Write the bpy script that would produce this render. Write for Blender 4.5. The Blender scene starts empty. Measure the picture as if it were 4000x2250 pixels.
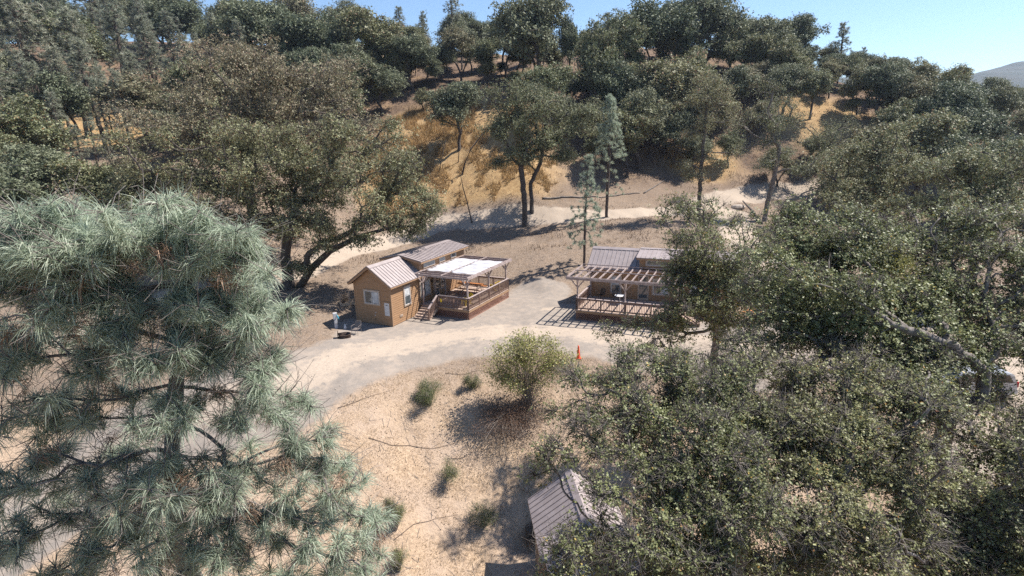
import bpy, math, random
import numpy as np
R = math.radians
S = bpy.context.scene
# ---------------------------------------------------------------- camera, sky, sun, exposure
CAMH, PITCH, ROLL, FPX = 13.85, R(14.854), R(1.366), 2196.5
cam_d = bpy.data.cameras.new('camera'); cam = bpy.data.objects.new('camera', cam_d)
S.collection.objects.link(cam); S.camera = cam
cam_d.sensor_width = 36; cam_d.lens = FPX / 4000 * 36; cam_d.clip_end = 6000; cam_d.clip_start = .1
cam.rotation_mode = 'QUATERNION'
from mathutils import Matrix, Vector
cam.location = (0, 0, CAMH)
cam.rotation_quaternion = (Matrix.Rotation(R(90) - PITCH, 3, 'X') @ Matrix.Rotation(-ROLL, 3, 'Z')).to_quaternion()
SUN_AZ, SUN_EL = R(76), R(55)          # azimuth clockwise from +Y
W = bpy.data.worlds.new('World'); S.world = W; W.use_nodes = True
nt = W.node_tree; bg = nt.nodes['Background']; sky = nt.nodes.new('ShaderNodeTexSky')
sky.sky_type = 'NISHITA'; sky.sun_disc = False; sky.sun_elevation = SUN_EL; sky.sun_rotation = SUN_AZ
sky.altitude = 300; sky.air_density = 1.0; sky.dust_density = .15; sky.ozone_density = 4.5
nt.links.new(sky.outputs[0], bg.inputs[0]); bg.inputs[1].default_value = .083
sd = bpy.data.lights.new('sun', 'SUN'); sd.energy = 4.9; sd.angle = R(.53); sd.color = (1, .95, .87)
so = bpy.data.objects.new('sun', sd); S.collection.objects.link(so)
sv = Vector((math.sin(SUN_AZ) * math.cos(SUN_EL), math.cos(SUN_AZ) * math.cos(SUN_EL), math.sin(SUN_EL)))
so.rotation_mode = 'QUATERNION'; so.rotation_quaternion = sv.to_track_quat('Z', 'Y'); so.location = (40, 10, 80)
S.view_settings.view_transform = 'Standard'; S.view_settings.look = 'None'
S.view_settings.exposure = 1.12; S.view_settings.gamma = 1
S.cycles.max_bounces = 5; S.cycles.diffuse_bounces = 3; S.cycles.glossy_bounces = 2; S.cycles.transmission_bounces = 2
S.cycles.use_denoising = False
# ---------------------------------------------------------------- helpers
COL = S.collection
def ray(px, py):
    a = (px - 2000) / FPX; b = (1125 - py) / FPX
    a, b = a * math.cos(ROLL) + b * math.sin(ROLL), -a * math.sin(ROLL) + b * math.cos(ROLL)
    return np.array([a, math.cos(PITCH) + b * math.sin(PITCH), -math.sin(PITCH) + b * math.cos(PITCH)])
def atz(px, py, z):
    v = ray(px, py); s = (z - CAMH) / v[2]; return (v[0] * s, v[1] * s, z)
def aty(px, py, Y):
    v = ray(px, py); s = Y / v[1]; return (v[0] * s, Y, CAMH + v[2] * s)
def tag(o, label=None, cat=None, group=None, kind=None):
    if label: o['label'] = label
    if cat: o['category'] = cat
    if group: o['group'] = group
    if kind: o['kind'] = kind
    return o
def empty(name, loc, rz=0, label=None, cat=None, group=None):
    o = bpy.data.objects.new(name, None); COL.objects.link(o); o.location = loc; o.rotation_euler = (0, 0, rz)
    o.empty_display_size = .3
    return tag(o, label, cat, group)
def np_mesh(name, V, F, mat, parent=None, smooth=False):
    """V (n,3), F (m,k) all faces of one size"""
    me = bpy.data.meshes.new(name); V = np.asarray(V, np.float32); F = np.asarray(F, np.int32); k = F.shape[1]
    me.vertices.add(len(V)); me.vertices.foreach_set('co', V.ravel())
    me.loops.add(F.size); me.loops.foreach_set('vertex_index', F.ravel())
    me.polygons.add(len(F)); me.polygons.foreach_set('loop_start', np.arange(0, F.size, k, dtype=np.int32))
    me.update(calc_edges=True)
    if smooth: me.polygons.foreach_set('use_smooth', np.ones(len(F), bool))
    if mat: me.materials.append(mat)
    o = bpy.data.objects.new(name, me); COL.objects.link(o)
    if parent: o.parent = parent
    return o
class MB:
    def __init__(s): s.v = []; s.f = []
    def add(s, vs, fs):
        n = len(s.v); s.v += [tuple(map(float, v)) for v in vs]; s.f += [tuple(n + i for i in f) for f in fs]; return s
    def box(s, x0, x1, y0, y1, z0, z1):
        x0, x1 = sorted((x0, x1)); y0, y1 = sorted((y0, y1)); z0, z1 = sorted((z0, z1))
        return s.add([(x0,y0,z0),(x1,y0,z0),(x1,y1,z0),(x0,y1,z0),(x0,y0,z1),(x1,y0,z1),(x1,y1,z1),(x0,y1,z1)],
                     [(0,3,2,1),(4,5,6,7),(0,1,5,4),(1,2,6,5),(2,3,7,6),(3,0,4,7)])
    def beam(s, p, q, w, h, up=(0,0,1)):
        p = Vector(p); q = Vector(q); d = (q - p).normalized(); u = Vector(up)
        if abs(d.dot(u)) > .98: u = Vector((1, 0, 0))
        a = d.cross(u).normalized() * (w / 2); b = a.cross(d).normalized() * (h / 2)
        return s.add([p-a-b, p+a-b, p+a+b, p-a+b, q-a-b, q+a-b, q+a+b, q-a+b],
                     [(0,1,2,3),(7,6,5,4),(0,4,5,1),(1,5,6,2),(2,6,7,3),(3,7,4,0)])
    def tube(s, pts, rs, n=8, cap=True):
        pts = [Vector(p) for p in pts]
        if not hasattr(rs, '__len__'): rs = [rs] * len(pts)
        base = len(s.v); vs = []
        for i, p in enumerate(pts):
            d = (pts[min(i+1, len(pts)-1)] - pts[max(i-1, 0)]).normalized()
            u = d.cross(Vector((0, 0, 1)) if abs(d.z) < .9 else Vector((1, 0, 0))).normalized(); w = d.cross(u)
            for k in range(n):
                t = 2 * math.pi * k / n; vs.append(p + (u * math.cos(t) + w * math.sin(t)) * rs[i])
        fs = [(i*n+k, i*n+(k+1)%n, (i+1)*n+(k+1)%n, (i+1)*n+k) for i in range(len(pts)-1) for k in range(n)]
        if cap: fs += [tuple(range(n-1, -1, -1)), tuple((len(pts)-1)*n+k for k in range(n))]
        return s.add(vs, fs)
    def lathe(s, c, prof, n=20):
        c = Vector(c)
        vs = [c + Vector((r*math.cos(2*math.pi*k/n), r*math.sin(2*math.pi*k/n), z)) for r, z in prof for k in range(n)]
        return s.add(vs, [(i*n+k, i*n+(k+1)%n, (i+1)*n+(k+1)%n, (i+1)*n+k) for i in range(len(prof)-1) for k in range(n)])
    def prism(s, poly, ext):
        """poly list of 3d points, extruded by vector ext"""
        n = len(poly); e = Vector(ext); P = [Vector(p) for p in poly]
        return s.add(P + [p + e for p in P], [tuple(range(n-1,-1,-1)), tuple(range(n, 2*n))] + [(i,(i+1)%n,n+(i+1)%n,n+i) for i in range(n)])
    def build(s, name, mat, parent=None, smooth=False, bevel=0):
        me = bpy.data.meshes.new(name); me.from_pydata(s.v, [], s.f); me.update()
        import bmesh
        bm = bmesh.new(); bm.from_mesh(me); bmesh.ops.recalc_face_normals(bm, faces=bm.faces)
        if bevel: bmesh.ops.bevel(bm, geom=list(bm.edges), offset=bevel, segments=2, affect='EDGES', clamp_overlap=True)
        bm.to_mesh(me); bm.free()
        if smooth: me.polygons.foreach_set('use_smooth', np.ones(len(me.polygons), bool))
        if mat: me.materials.append(mat)
        o = bpy.data.objects.new(name, me); COL.objects.link(o)
        if parent: o.parent = parent
        return o
# ---------------------------------------------------------------- materials
def mat(name, col, rough=.8, metal=0, var=.15, scale=6, col2=None, bump=0, bscale=40, spec=.5, coord='Object', stretch=(1,1,1)):
    m = bpy.data.materials.new(name); m.use_nodes = True; n = m.node_tree.nodes; l = m.node_tree.links
    b = n['Principled BSDF']; b.inputs['Roughness'].default_value = rough; b.inputs['Metallic'].default_value = metal
    b.inputs['Specular IOR Level'].default_value = spec
    tc = n.new('ShaderNodeTexCoord'); mp = n.new('ShaderNodeMapping'); mp.inputs['Scale'].default_value = stretch
    l.new(tc.outputs[coord], mp.inputs[0])
    tx = n.new('ShaderNodeTexNoise'); tx.inputs['Scale'].default_value = scale; tx.inputs['Detail'].default_value = 6
    l.new(mp.outputs[0], tx.inputs['Vector'])
    mx = n.new('ShaderNodeMix'); mx.data_type = 'RGBA'
    c2 = col2 or tuple(c * (1 - var * 2) for c in col); c1 = col if col2 else tuple(min(1, c * (1 + var)) for c in col)
    mx.inputs[6].default_value = (*c1, 1); mx.inputs[7].default_value = (*c2, 1)
    rp = n.new('ShaderNodeMapRange'); rp.inputs[1].default_value = .35; rp.inputs[2].default_value = .65
    l.new(tx.outputs[0], rp.inputs[0]); l.new(rp.outputs[0], mx.inputs[0]); l.new(mx.outputs[2], b.inputs['Base Color'])
    if bump:
        t2 = n.new('ShaderNodeTexNoise'); t2.inputs['Scale'].default_value = bscale; l.new(mp.outputs[0], t2.inputs['Vector'])
        bp = n.new('ShaderNodeBump'); bp.inputs['Strength'].default_value = bump; bp.inputs['Distance'].default_value = .02
        l.new(t2.outputs[0], bp.inputs['Height']); l.new(bp.outputs[0], b.inputs['Normal'])
    return m
def leaf_mat(name, cols, trans=.25, rough=.55, spec=.4, tree_var=.12, patch=.3):
    """cols: list of (pos, rgb) picked per leaf, shifted a little per tree"""
    m = bpy.data.materials.new(name); m.use_nodes = True; n = m.node_tree.nodes; l = m.node_tree.links
    b = n['Principled BSDF']; b.inputs['Roughness'].default_value = rough; b.inputs['Specular IOR Level'].default_value = spec
    g = n.new('ShaderNodeNewGeometry'); cr = n.new('ShaderNodeValToRGB'); cr.color_ramp.interpolation = 'LINEAR'
    e = cr.color_ramp.elements; e[0].position = cols[0][0]; e[0].color = (*cols[0][1], 1); e[1].position = cols[-1][0]; e[1].color = (*cols[-1][1], 1)
    for p, c in cols[1:-1]:
        q = e.new(p); q.color = (*c, 1)
    l.new(g.outputs['Random Per Island'], cr.inputs[0])
    oi = n.new('ShaderNodeObjectInfo'); hs = n.new('ShaderNodeHueSaturation')
    mr = n.new('ShaderNodeMapRange'); mr.inputs[3].default_value = 1 - tree_var; mr.inputs[4].default_value = 1 + tree_var * 1.6
    l.new(oi.outputs['Random'], mr.inputs[0]); l.new(mr.outputs[0], hs.inputs['Value'])
    m2 = n.new('ShaderNodeMapRange'); m2.inputs[3].default_value = .5 + tree_var * .12; m2.inputs[4].default_value = .5 - tree_var * .3
    l.new(oi.outputs['Random'], m2.inputs[0]); l.new(m2.outputs[0], hs.inputs['Hue'])
    tc = n.new('ShaderNodeTexCoord'); tn = n.new('ShaderNodeTexNoise'); tn.inputs['Scale'].default_value = .75; tn.inputs['Detail'].default_value = 2
    l.new(tc.outputs['Object'], tn.inputs['Vector']); m3 = n.new('ShaderNodeMapRange')           # whole sprays older, drier or fresher than others
    for k_, v_ in zip((1, 2, 3, 4), (.32, .68, 1 - patch, 1 + patch)): m3.inputs[k_].default_value = v_
    l.new(tn.outputs[0], m3.inputs[0]); h2 = n.new('ShaderNodeHueSaturation'); l.new(m3.outputs[0], h2.inputs['Value']); l.new(cr.outputs[0], h2.inputs['Color'])
    l.new(h2.outputs[0], hs.inputs['Color']); l.new(hs.outputs[0], b.inputs['Base Color'])
    t = n.new('ShaderNodeBsdfTranslucent'); l.new(hs.outputs[0], t.inputs[0])
    ms = n.new('ShaderNodeMixShader'); ms.inputs[0].default_value = trans
    l.new(b.outputs[0], ms.inputs[1]); l.new(t.outputs[0], ms.inputs[2]); l.new(ms.outputs[0], n['Material Output'].inputs[0])
    return m
OAK = [(0, (.085,.095,.042)), (.35, (.155,.168,.078)), (.7, (.21,.225,.135)), (.93, (.29,.29,.19)), (.955, (.22,.15,.06)), (1, (.16,.09,.045))]
M = dict(
 oak=leaf_mat('oak_leaves', OAK, .25, .6, .3),
 oak_near=leaf_mat('oak_leaves_near', [(0, (.095,.103,.04)), (.4, (.158,.172,.07)), (.8, (.225,.238,.108)), (.975, (.30,.31,.18)), (.99, (.40,.28,.06)), (1, (.3,.15,.05))], .28, .52, .4, .08),
 oak_dark=leaf_mat('dark_oak_leaves', [(0, (.075,.092,.052)), (.5, (.135,.155,.09)), (1, (.22,.235,.155))], .2, .6, .3),
 oak_dry=leaf_mat('drying_oak_leaves', [(0, (.11,.11,.055)), (.4, (.18,.178,.10)), (.8, (.245,.24,.15)), (1, (.25,.18,.11))], .22, .6, .3),
 pine=leaf_mat('grey_pine_needles', [(0, (.17,.19,.13)), (.5, (.26,.28,.205)), (1, (.36,.37,.29))], .3, .5, .4, .1),
 needles=leaf_mat('blue_green_needles', [(0, (.20,.25,.18)), (.4, (.30,.36,.265)), (.8, (.41,.47,.36)), (1, (.53,.56,.45))], .42, .45, .4, .05, .1),
 dead_needles=leaf_mat('rusty_needles', [(0, (.14,.09,.055)), (.5, (.24,.165,.105)), (1, (.34,.25,.17))], .15, .6, .2, .05),
 bush=leaf_mat('bush_leaves', [(0, (.14,.16,.04)), (.5, (.27,.285,.085)), (.8, (.42,.385,.17)), (1, (.46,.36,.2))], .35, .5, .4, .05),
 shrub=leaf_mat('shrub_leaves', [(0, (.06,.085,.03)), (.5, (.12,.15,.055)), (1, (.2,.2,.09))], .2, .6, .3, .1),
 mistle=leaf_mat('mistletoe_leaves', [(0, (.14,.14,.03)), (1, (.26,.24,.06))], .3, .5, .3, .05),
 brush=leaf_mat('dead_brush', [(0, (.07,.042,.03)), (.5, (.13,.08,.055)), (1, (.2,.13,.09))], .1, .8, .2, 0),
 straw=leaf_mat('straw', [(0, (.22,.15,.08)), (.5, (.38,.28,.16)), (1, (.52,.41,.26))], .2, .7, .2, 0),
 gold=leaf_mat('golden_straw', [(0, (.22,.13,.055)), (.5, (.38,.25,.115)), (1, (.52,.38,.2))], .3, .7, .2, 0),
 litter=leaf_mat('leaf_litter', [(0, (.09,.055,.035)), (.5, (.19,.13,.085)), (1, (.32,.24,.175))], .1, .8, .2, 0),
 bark=mat('oak_bark', (.10,.082,.07), .95, col2=(.045,.036,.032), scale=9, bump=.7, bscale=30),
 bark_grey=mat('lichen_bark', (.21,.185,.165), .95, col2=(.075,.06,.055), scale=7, bump=.6, bscale=30),
 twig=mat('grey_twigs', (.34,.29,.25), .9, col2=(.16,.13,.11), scale=5),
 bark_pine=mat('pine_bark', (.12,.085,.068), .95, col2=(.05,.036,.03), scale=8, bump=.6, bscale=25),
 siding=mat('tan_lap_siding', (.315,.182,.095), .75, col2=(.24,.135,.07), scale=3, bump=.15, bscale=60, stretch=(.4,.4,6)),
 trim=mat('brown_trim', (.33,.2,.115), .75, col2=(.25,.15,.085), scale=8),
 roof=mat('ribbed_metal_roof', (.285,.24,.235), .55, .05, col2=(.235,.195,.19), scale=2, stretch=(1,1,1)),
 roof_dark=mat('roof_edge_metal', (.13,.10,.09), .5, .2),
 glass=mat('window_glass', (.05,.06,.065), .06, 0, col2=(.10,.11,.115), scale=1.2, spec=1),
 blind=mat('window_blind', (.5,.5,.5), .7, col2=(.3,.31,.33), scale=3),
 white=mat('white_paint', (.5,.49,.5), .5, var=.05),
 frame=mat('tan_window_frame', (.36,.28,.22), .6, var=.08),
 wood=mat('weathered_redwood', (.19,.115,.085), .85, col2=(.12,.075,.06), scale=5, stretch=(1,1,6)),
 rafter=mat('weathered_rafter_wood', (.36,.295,.28), .85, col2=(.23,.17,.155), scale=5),
 deck=mat('sunbleached_deck_boards', (.40,.30,.24), .85, col2=(.27,.19,.15), scale=2.5, stretch=(.5,5,1)),
 lattice=mat('red_brown_lattice', (.24,.115,.08), .85, var=.12),
 cloth=mat('white_shade_cloth', (.44,.43,.45), .8, var=.06, scale=2),
 orange=mat('orange_stained_wood', (.55,.22,.075), .55, col2=(.45,.17,.05), scale=6, stretch=(1,5,1)),
 black=mat('black_metal', (.02,.02,.022), .45, .3),
 dsteel=mat('rusty_dark_steel', (.05,.038,.034), .7, .4, col2=(.09,.055,.04), scale=10),
 chair=mat('grey_brown_metal', (.19,.16,.15), .6, .2),
 yellow=mat('yellow_plastic', (.75,.52,.03), .45, var=.05),
 cone=mat('orange_plastic', (.78,.085,.025), .5, var=.06),
 blue=mat('teal_plastic', (.03,.28,.40), .5, var=.05),
 stake=mat('weathered_stake', (.38,.29,.23), .9),
 hose=mat('drip_hose', (.10,.065,.05), .7),
 pbox=mat('planter_wood', (.5,.38,.27), .85),
 soil=mat('ash_and_soil', (.12,.10,.09), .95),
 car=mat('silver_car_paint', (.42,.43,.45), .25, .3, var=.03),
 tyre=mat('tyre_rubber', (.02,.02,.02), .8), rim=mat('tan_dusty_rim', (.45,.36,.27), .5, .3),
 red=mat('red_tail_lens', (.55,.01,.012), .2), carglass=mat('dark_car_glass', (.012,.012,.014), .05, spec=1),
 rock=mat('pale_boulder', (.33,.28,.24), .9, bump=.6, bscale=8), cooler=mat('blue_tarp', (.07,.14,.5), .5),
)
# ---------------------------------------------------------------- terrain height
CP = []
for q in [(1537,1272,0),(1400,1260,0),(1990,1160,0),(2250,1246,0),(2000,1290,0),(2400,1330,0),(1600,1350,-.1),(2110,1140,.1),(2120,1200,0),
          (1300,960,2.2),(1500,900,2.8),(1700,865,3.3),(2050,850,3.7),(2500,838,4),(2800,785,4.8),(3000,750,5.5),(3230,712,6.5),
          (1180,1250,.4),(1270,1120,.9),(2100,1000,2.0),(2950,1000,1.6),(2700,930,2.9),(3300,1330,-.3),(3900,1500,-1.5),(3900,2100,-4),
          (1100,1500,-.3),(50,2050,-5),(2259,1387,-.15),(1700,1450,-.5),(1450,1480,-.4),(2060,1590,-1.9),(1700,1700,-3),(1700,2200,-6),
          (1120,1130,.7),(2900,1600,-3),(3300,2000,-5.5),(2600,1450,-1.2),(700,1500,-.8)]:
    CP.append(atz(*q))
for q in [(1750,480,95),(2050,700,80),(2300,700,84),(1850,300,122),(300,680,75),(350,770,64),(3200,450,98),(2500,290,115),(350,520,98),
          (1000,800,68),(3600,420,105),(3300,600,88),(3950,500,95),(2500,560,95),(2900,480,97),(1900,430,96),(2000,215,150),(1500,290,122),
          (1000,330,120),(400,230,135),(-600,300,120),(-400,700,70),(1450,180,150),(2750,190,135),(3400,395,140),(4300,430,140)]:
    CP.append(aty(*q))
CP += [(1.5,24.5,-6.4),(4.5,18,-6.5),(-6,18,-7.2),(2,8,-8),(-12,8,-7.5),(12,8,-7),(-30,8,-6),(30,8,-5),(-60,30,-2),(60,30,-2),(-60,0,-6),(60,0,-6),(0,-30,-9),
       (11,40,0),(8,47,.1),(13,45,.3),(17,41,0),(3,50,.35),(-2,52,.3),(-6,53,.7),
       (-110,180,44),(-30,200,37),(30,200,30),(90,200,17),(160,180,10),(-200,200,47),(220,200,4),(-60,290,42),(70,300,38),(200,300,2),(-220,300,55),(-150,90,22),(160,90,6),(120,60,3),(-110,50,5)]
CP = np.array(CP)
def _phi(d2): return np.where(d2 > 1e-9, .5 * d2 * np.log(np.maximum(d2, 1e-9)), 0)
_n = len(CP); _K = _phi(((CP[:, None, :2] - CP[None, :, :2]) ** 2).sum(-1)) + np.eye(_n) * 12.0
_P = np.c_[np.ones(_n), CP[:, :2]]
_sol = np.linalg.solve(np.block([[_K, _P], [_P.T, np.zeros((3, 3))]]), np.r_[CP[:, 2], 0, 0, 0])
def _hash(i, j):
    h = (i * 374761393 + j * 668265263) & 0xffffffff; h = ((h ^ (h >> 13)) * 1274126177) & 0xffffffff
    return ((h ^ (h >> 16)) & 0xffff) / 65535.0
def vnoise(x, y):
    xi = np.floor(x).astype(np.int64); yi = np.floor(y).astype(np.int64); fx = x - xi; fy = y - yi
    fx = fx * fx * (3 - 2 * fx); fy = fy * fy * (3 - 2 * fy)
    return (_hash(xi, yi) * (1-fx) + _hash(xi+1, yi) * fx) * (1-fy) + (_hash(xi, yi+1) * (1-fx) + _hash(xi+1, yi+1) * fx) * fy
def fbm(x, y, o=4): return sum(vnoise(x * 2**k + 17 * k, y * 2**k - 9 * k) * .5**(k+1) for k in range(o))
def sstep(a, b, x): t = np.clip((x - a) / (b - a), 0, 1); return t * t * (3 - 2 * t)
Y1, Y2, Y3 = R(63.6), R(-22.94), R(-84.3)
C1, C2, C3 = (-9.273, 41.385), (4.957, 42.136), (.88, 23.55)
def rectd(x, y, c, yaw, a0, a1, b0, b1):
    dx, dy = x - c[0], y - c[1]; a = dx*math.cos(yaw) + dy*math.sin(yaw); b = dx*math.sin(yaw) - dy*math.cos(yaw)
    return np.hypot(np.maximum(0, np.maximum(a0 - a, a - a1)), np.maximum(0, np.maximum(b0 - b, b - b1)))
def H(x, y, fine=True):
    x = np.atleast_1d(np.asarray(x, float)); y = np.atleast_1d(np.asarray(y, float)); z = _sol[_n] + _sol[_n+1] * x + _sol[_n+2] * y
    for i in range(_n): z = z + _sol[i] * _phi((x - CP[i, 0])**2 + (y - CP[i, 1])**2)
    if fine:
        amp = np.clip(.10 + np.hypot(x, y) * .004, 0, .8)
        z = z + (fbm(x * .35, y * .35) - .5) * amp * 2 + (vnoise(x * 1.7, y * 1.7) - .5) * .07
    for c, yaw, r, zz, f in ((C1, Y1, (-1, 11.5, -4, 5.2), 0, 3.5), (C2, Y2, (-.8, 11.5, -8.6, 1), 0, 3.5), (C3, Y3, (-.6, 12, -4.2, .6), -6.45, 1.6)):
        w = 1 - sstep(0, f, rectd(x, y, c, yaw, *r)); z = z * (1 - w) + zz * w
    return z
def h(x, y): return float(H(x, y)[0])
def hit(px, py, far=400):
    v = ray(px, py); s = np.arange(12, far, .4); P = v[None] * s[:, None] + np.array([0, 0, CAMH])
    g = H(P[:, 0], P[:, 1]); k = np.argmax(P[:, 2] < g)
    return (P[k, 0], P[k, 1], g[k])
def seg_d(x, y, pts):
    d = np.full(x.shape, 1e9)
    for (x0, y0), (x1, y1) in zip(pts[:-1], pts[1:]):
        L = (x1-x0)**2 + (y1-y0)**2; t = np.clip(((x-x0)*(x1-x0) + (y-y0)*(y1-y0)) / L, 0, 1)
        d = np.minimum(d, np.hypot(x - x0 - t*(x1-x0), y - y0 - t*(y1-y0)))
    return d
def XY(l): return [atz(*q)[:2] for q in l]
upper = XY([(1180,1075,.9),(1300,985,2.0),(1400,945,2.4),(1550,900,3),(1700,868,3.3),(2050,850,3.7),(2350,845,3.9),(2500,836,4),(2650,815,4.4),(2800,782,4.8),(3000,750,5.5),(3230,715,6.5)])
upper = [(-34, 42), (-27, 50)] + upper
lower = [(-34, 18), (-27, 23)] + XY([(500,1720,-2.5),(1100,1500,-.3),(1400,1390,-.1),(1700,1320,0),(2000,1293,0),(2350,1310,0),(2800,1330,0),(3300,1310,-.2)]) + [(34, 35), (50, 36)]
branch = XY([(2850,790,5),(2900,900,3.2),(2950,1000,1.6),(3100,1180,.3),(3250,1300,-.2)])
rightr = [(30, 36), (29, 30), (26, 24), (20, 17), (16, 10)]
pad1 = XY([(1450,1300,0),(1650,1290,0),(1850,1280,0),(2050,1200,0),(2110,1145,.1)])
def attrs(x, y):
    wob = (fbm(x * .5, y * .5) - .5) * 2.4; wf = (fbm(x * 2.2, y * 2.2) - .5) * 1.1
    du = seg_d(x, y, upper); dl = seg_d(x, y, lower); db = seg_d(x, y, branch); dr = seg_d(x, y, rightr); dp = seg_d(x, y, pad1)
    gr = 1 - sstep(0, 1.4, np.minimum.reduce([du - 1.0, dl - 2.8, db - 1.5, dr - 2.8, dp - 2, rectd(x, y, C2, Y2, -2.5, 9, -3, 2) , seg_d(x, y, [(-64*1.0, 66), (-54, 63)]) - 3, rectd(x,y,C1,Y1,-1.5,11.3,-3.7,5.5)]) + wob * .45 + wf * .5)
    du2 = 1 - sstep(0, 1.6, np.minimum.reduce([dl - .6 , db - 1.2, dr - 2.6, seg_d(x, y, [(-64., 66), (-54, 63)]) - 2.4]) + wf * 1.3 + wob * .5)
    du2 = np.maximum(du2, 1.15 * (1 - sstep(0, .5, du - 1.55 + wf * .12)))
    du2 = np.maximum(du2, (1 - sstep(.2, .8, np.hypot((x - 3.1) / 1.3, y - 45.2) + wf * .5)))
    du2 = du2 * (1 - .35 * np.exp(-((dl - 1.0) / .22)**2) - .25 * np.exp(-((du - .75) / .2)**2)) 
    golds = [(-11,90,13),(-3,84,11),(-1,93,9),(-16,80,6),(52,98,9),(30,90,6),(-75,100,13),(-60,96,10)]
    gd = np.zeros_like(x)
    for gx, gy, r in golds: gd = np.maximum(gd, 1 - sstep(.55, 1.15, np.hypot((x-gx)/r, (y-gy)/r) + wob * .16))
    gd *= sstep(2.2, 4, du)
    fg = (1 - sstep(30, 36, y)) * (1 - gr)
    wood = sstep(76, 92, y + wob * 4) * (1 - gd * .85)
    return np.clip(gr, 0, 1), np.clip(du2, 0, 1), gd, fg, wood
def graded(lo, a, b, hi, s, g):
    m = list(np.arange(a, b, s)); u, st = b, s
    while u < hi: m.append(u); st *= g; u += st
    v, st = a, s; l = []
    while v > lo: st *= g; v -= st; l.append(v)
    return np.array(l[::-1] + m)
gx = graded(-420, -22, 26, 420, .3, 1.03); gy = graded(-60, 12, 60, 330, .3, 1.016)
GX, GY = np.meshgrid(gx, gy); fxx, fyy = GX.ravel(), GY.ravel()
GZ = H(fxx, fyy); A = attrs(fxx, fyy); V = np.c_[fxx, fyy, GZ]
nx, ny = len(gx), len(gy); ii = (np.arange(ny-1)[:, None] * nx + np.arange(nx-1)[None]).ravel()
F = np.c_[ii, ii+1, ii+nx+1, ii+nx]
fm = A[0][F].mean(1) > .5; yc = V[F][:, :, 1].mean(1)
def ground_mat():
    m = bpy.data.materials.new('dry_ground'); m.use_nodes = True; n = m.node_tree.nodes; l = m.node_tree.links
    b = n['Principled BSDF']; b.inputs['Roughness'].default_value = .95; b.inputs['Specular IOR Level'].default_value = .15
    tc = n.new('ShaderNodeTexCoord')
    def noise(s, d=5, st=None, rough=.6):
        t = n.new('ShaderNodeTexNoise'); t.inputs['Scale'].default_value = s; t.inputs['Detail'].default_value = d; t.inputs['Roughness'].default_value = rough
        if st:
            mp = n.new('ShaderNodeMapping'); mp.inputs['Scale'].default_value = st; l.new(tc.outputs['Object'], mp.inputs[0]); l.new(mp.outputs[0], t.inputs['Vector'])
        else: l.new(tc.outputs['Object'], t.inputs['Vector'])
        return t.outputs[0]
    def rng(s, a, b_, c=0, d=1):
        r = n.new('ShaderNodeMapRange'); r.inputs[1].default_value = a; r.inputs[2].default_value = b_; r.inputs[3].default_value = c; r.inputs[4].default_value = d
        l.new(s, r.inputs[0]); return r.outputs[0]
    def mix(f, a, c):
        x = n.new('ShaderNodeMix'); x.data_type = 'RGBA'
        for k, v in ((6, a), (7, c)):
            if isinstance(v, tuple): x.inputs[k].default_value = (*v, 1)
            else: l.new(v, x.inputs[k])
        l.new(f, x.inputs[0]); return x.outputs[2]
    def at(nm): a = n.new('ShaderNodeAttribute'); a.attribute_name = nm; return a.outputs['Fac']
    big, mid, fin, vf = noise(.35), noise(1.7), noise(7, 6, None, .7), noise(26, 4, None, .7)
    straw = mix(rng(fin, .38, .62), (.49,.36,.25), (.32,.228,.155)); straw = mix(rng(big, .4, .65), straw, (.40,.30,.225))
    straw = mix(rng(mid, .55, .75, 0, .55), straw, (.22,.145,.095))
    bank = mix(rng(fin, .38, .6), (.28,.215,.165), (.145,.108,.082)); bank = mix(rng(mid, .5, .7, 0, .7), bank, (.23,.16,.108))
    gold = mix(rng(mid, .38, .62), (.46,.32,.165), (.33,.21,.10)); gold = mix(rng(fin, .42, .62, 0, .75), gold, (.2,.125,.065))
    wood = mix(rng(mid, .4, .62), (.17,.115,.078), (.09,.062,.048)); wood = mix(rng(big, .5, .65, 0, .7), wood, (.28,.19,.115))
    grav = mix(rng(vf, .38, .62), (.27,.23,.198), (.17,.148,.13)); grav = mix(rng(mid, .42, .65, 0, .85), grav, (.285,.235,.195))
    dust = mix(rng(fin, .35, .65), (.385,.315,.25), (.29,.235,.19))
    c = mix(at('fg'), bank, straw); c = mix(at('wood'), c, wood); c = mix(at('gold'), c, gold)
    
    def ragged(nm, w):
        q = n.new('ShaderNodeMath'); q.operation = 'MULTIPLY_ADD'; q.inputs[1].default_value = w; l.new(fin, q.inputs[0]); l.new(at(nm), q.inputs[2])
        q2 = n.new('ShaderNodeMath'); q2.operation = 'MULTIPLY_ADD'; q2.inputs[1].default_value = w * .8; l.new(mid, q2.inputs[0]); l.new(q.outputs[0], q2.inputs[2])
        return rng(q2.outputs[0], .5 + w * .9 - .22, .5 + w * .9 + .22)
    c = mix(ragged('gravel', 1.1), c, grav); c = mix(ragged('dust', 1.9), c, dust)
    sp = mix(rng(vf, .6, .72, 0, .45), c, (.16,.11,.08)); l.new(sp, b.inputs['Base Color'])
    ad = n.new('ShaderNodeMath'); ad.operation = 'MULTIPLY_ADD'; ad.inputs[1].default_value = .35; l.new(vf, ad.inputs[0]); l.new(fin, ad.inputs[2])
    bp = n.new('ShaderNodeBump'); bp.inputs['Distance'].default_value = .12
    inv = n.new('ShaderNodeMath'); inv.operation = 'MULTIPLY_ADD'; inv.inputs[1].default_value = -.6; inv.inputs[2].default_value = .8; l.new(at('gravel'), inv.inputs[0]); l.new(inv.outputs[0], bp.inputs['Strength'])
    l.new(ad.outputs[0], bp.inputs['Height']); l.new(bp.outputs[0], b.inputs['Normal'])
    return m
GM = ground_mat()
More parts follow.
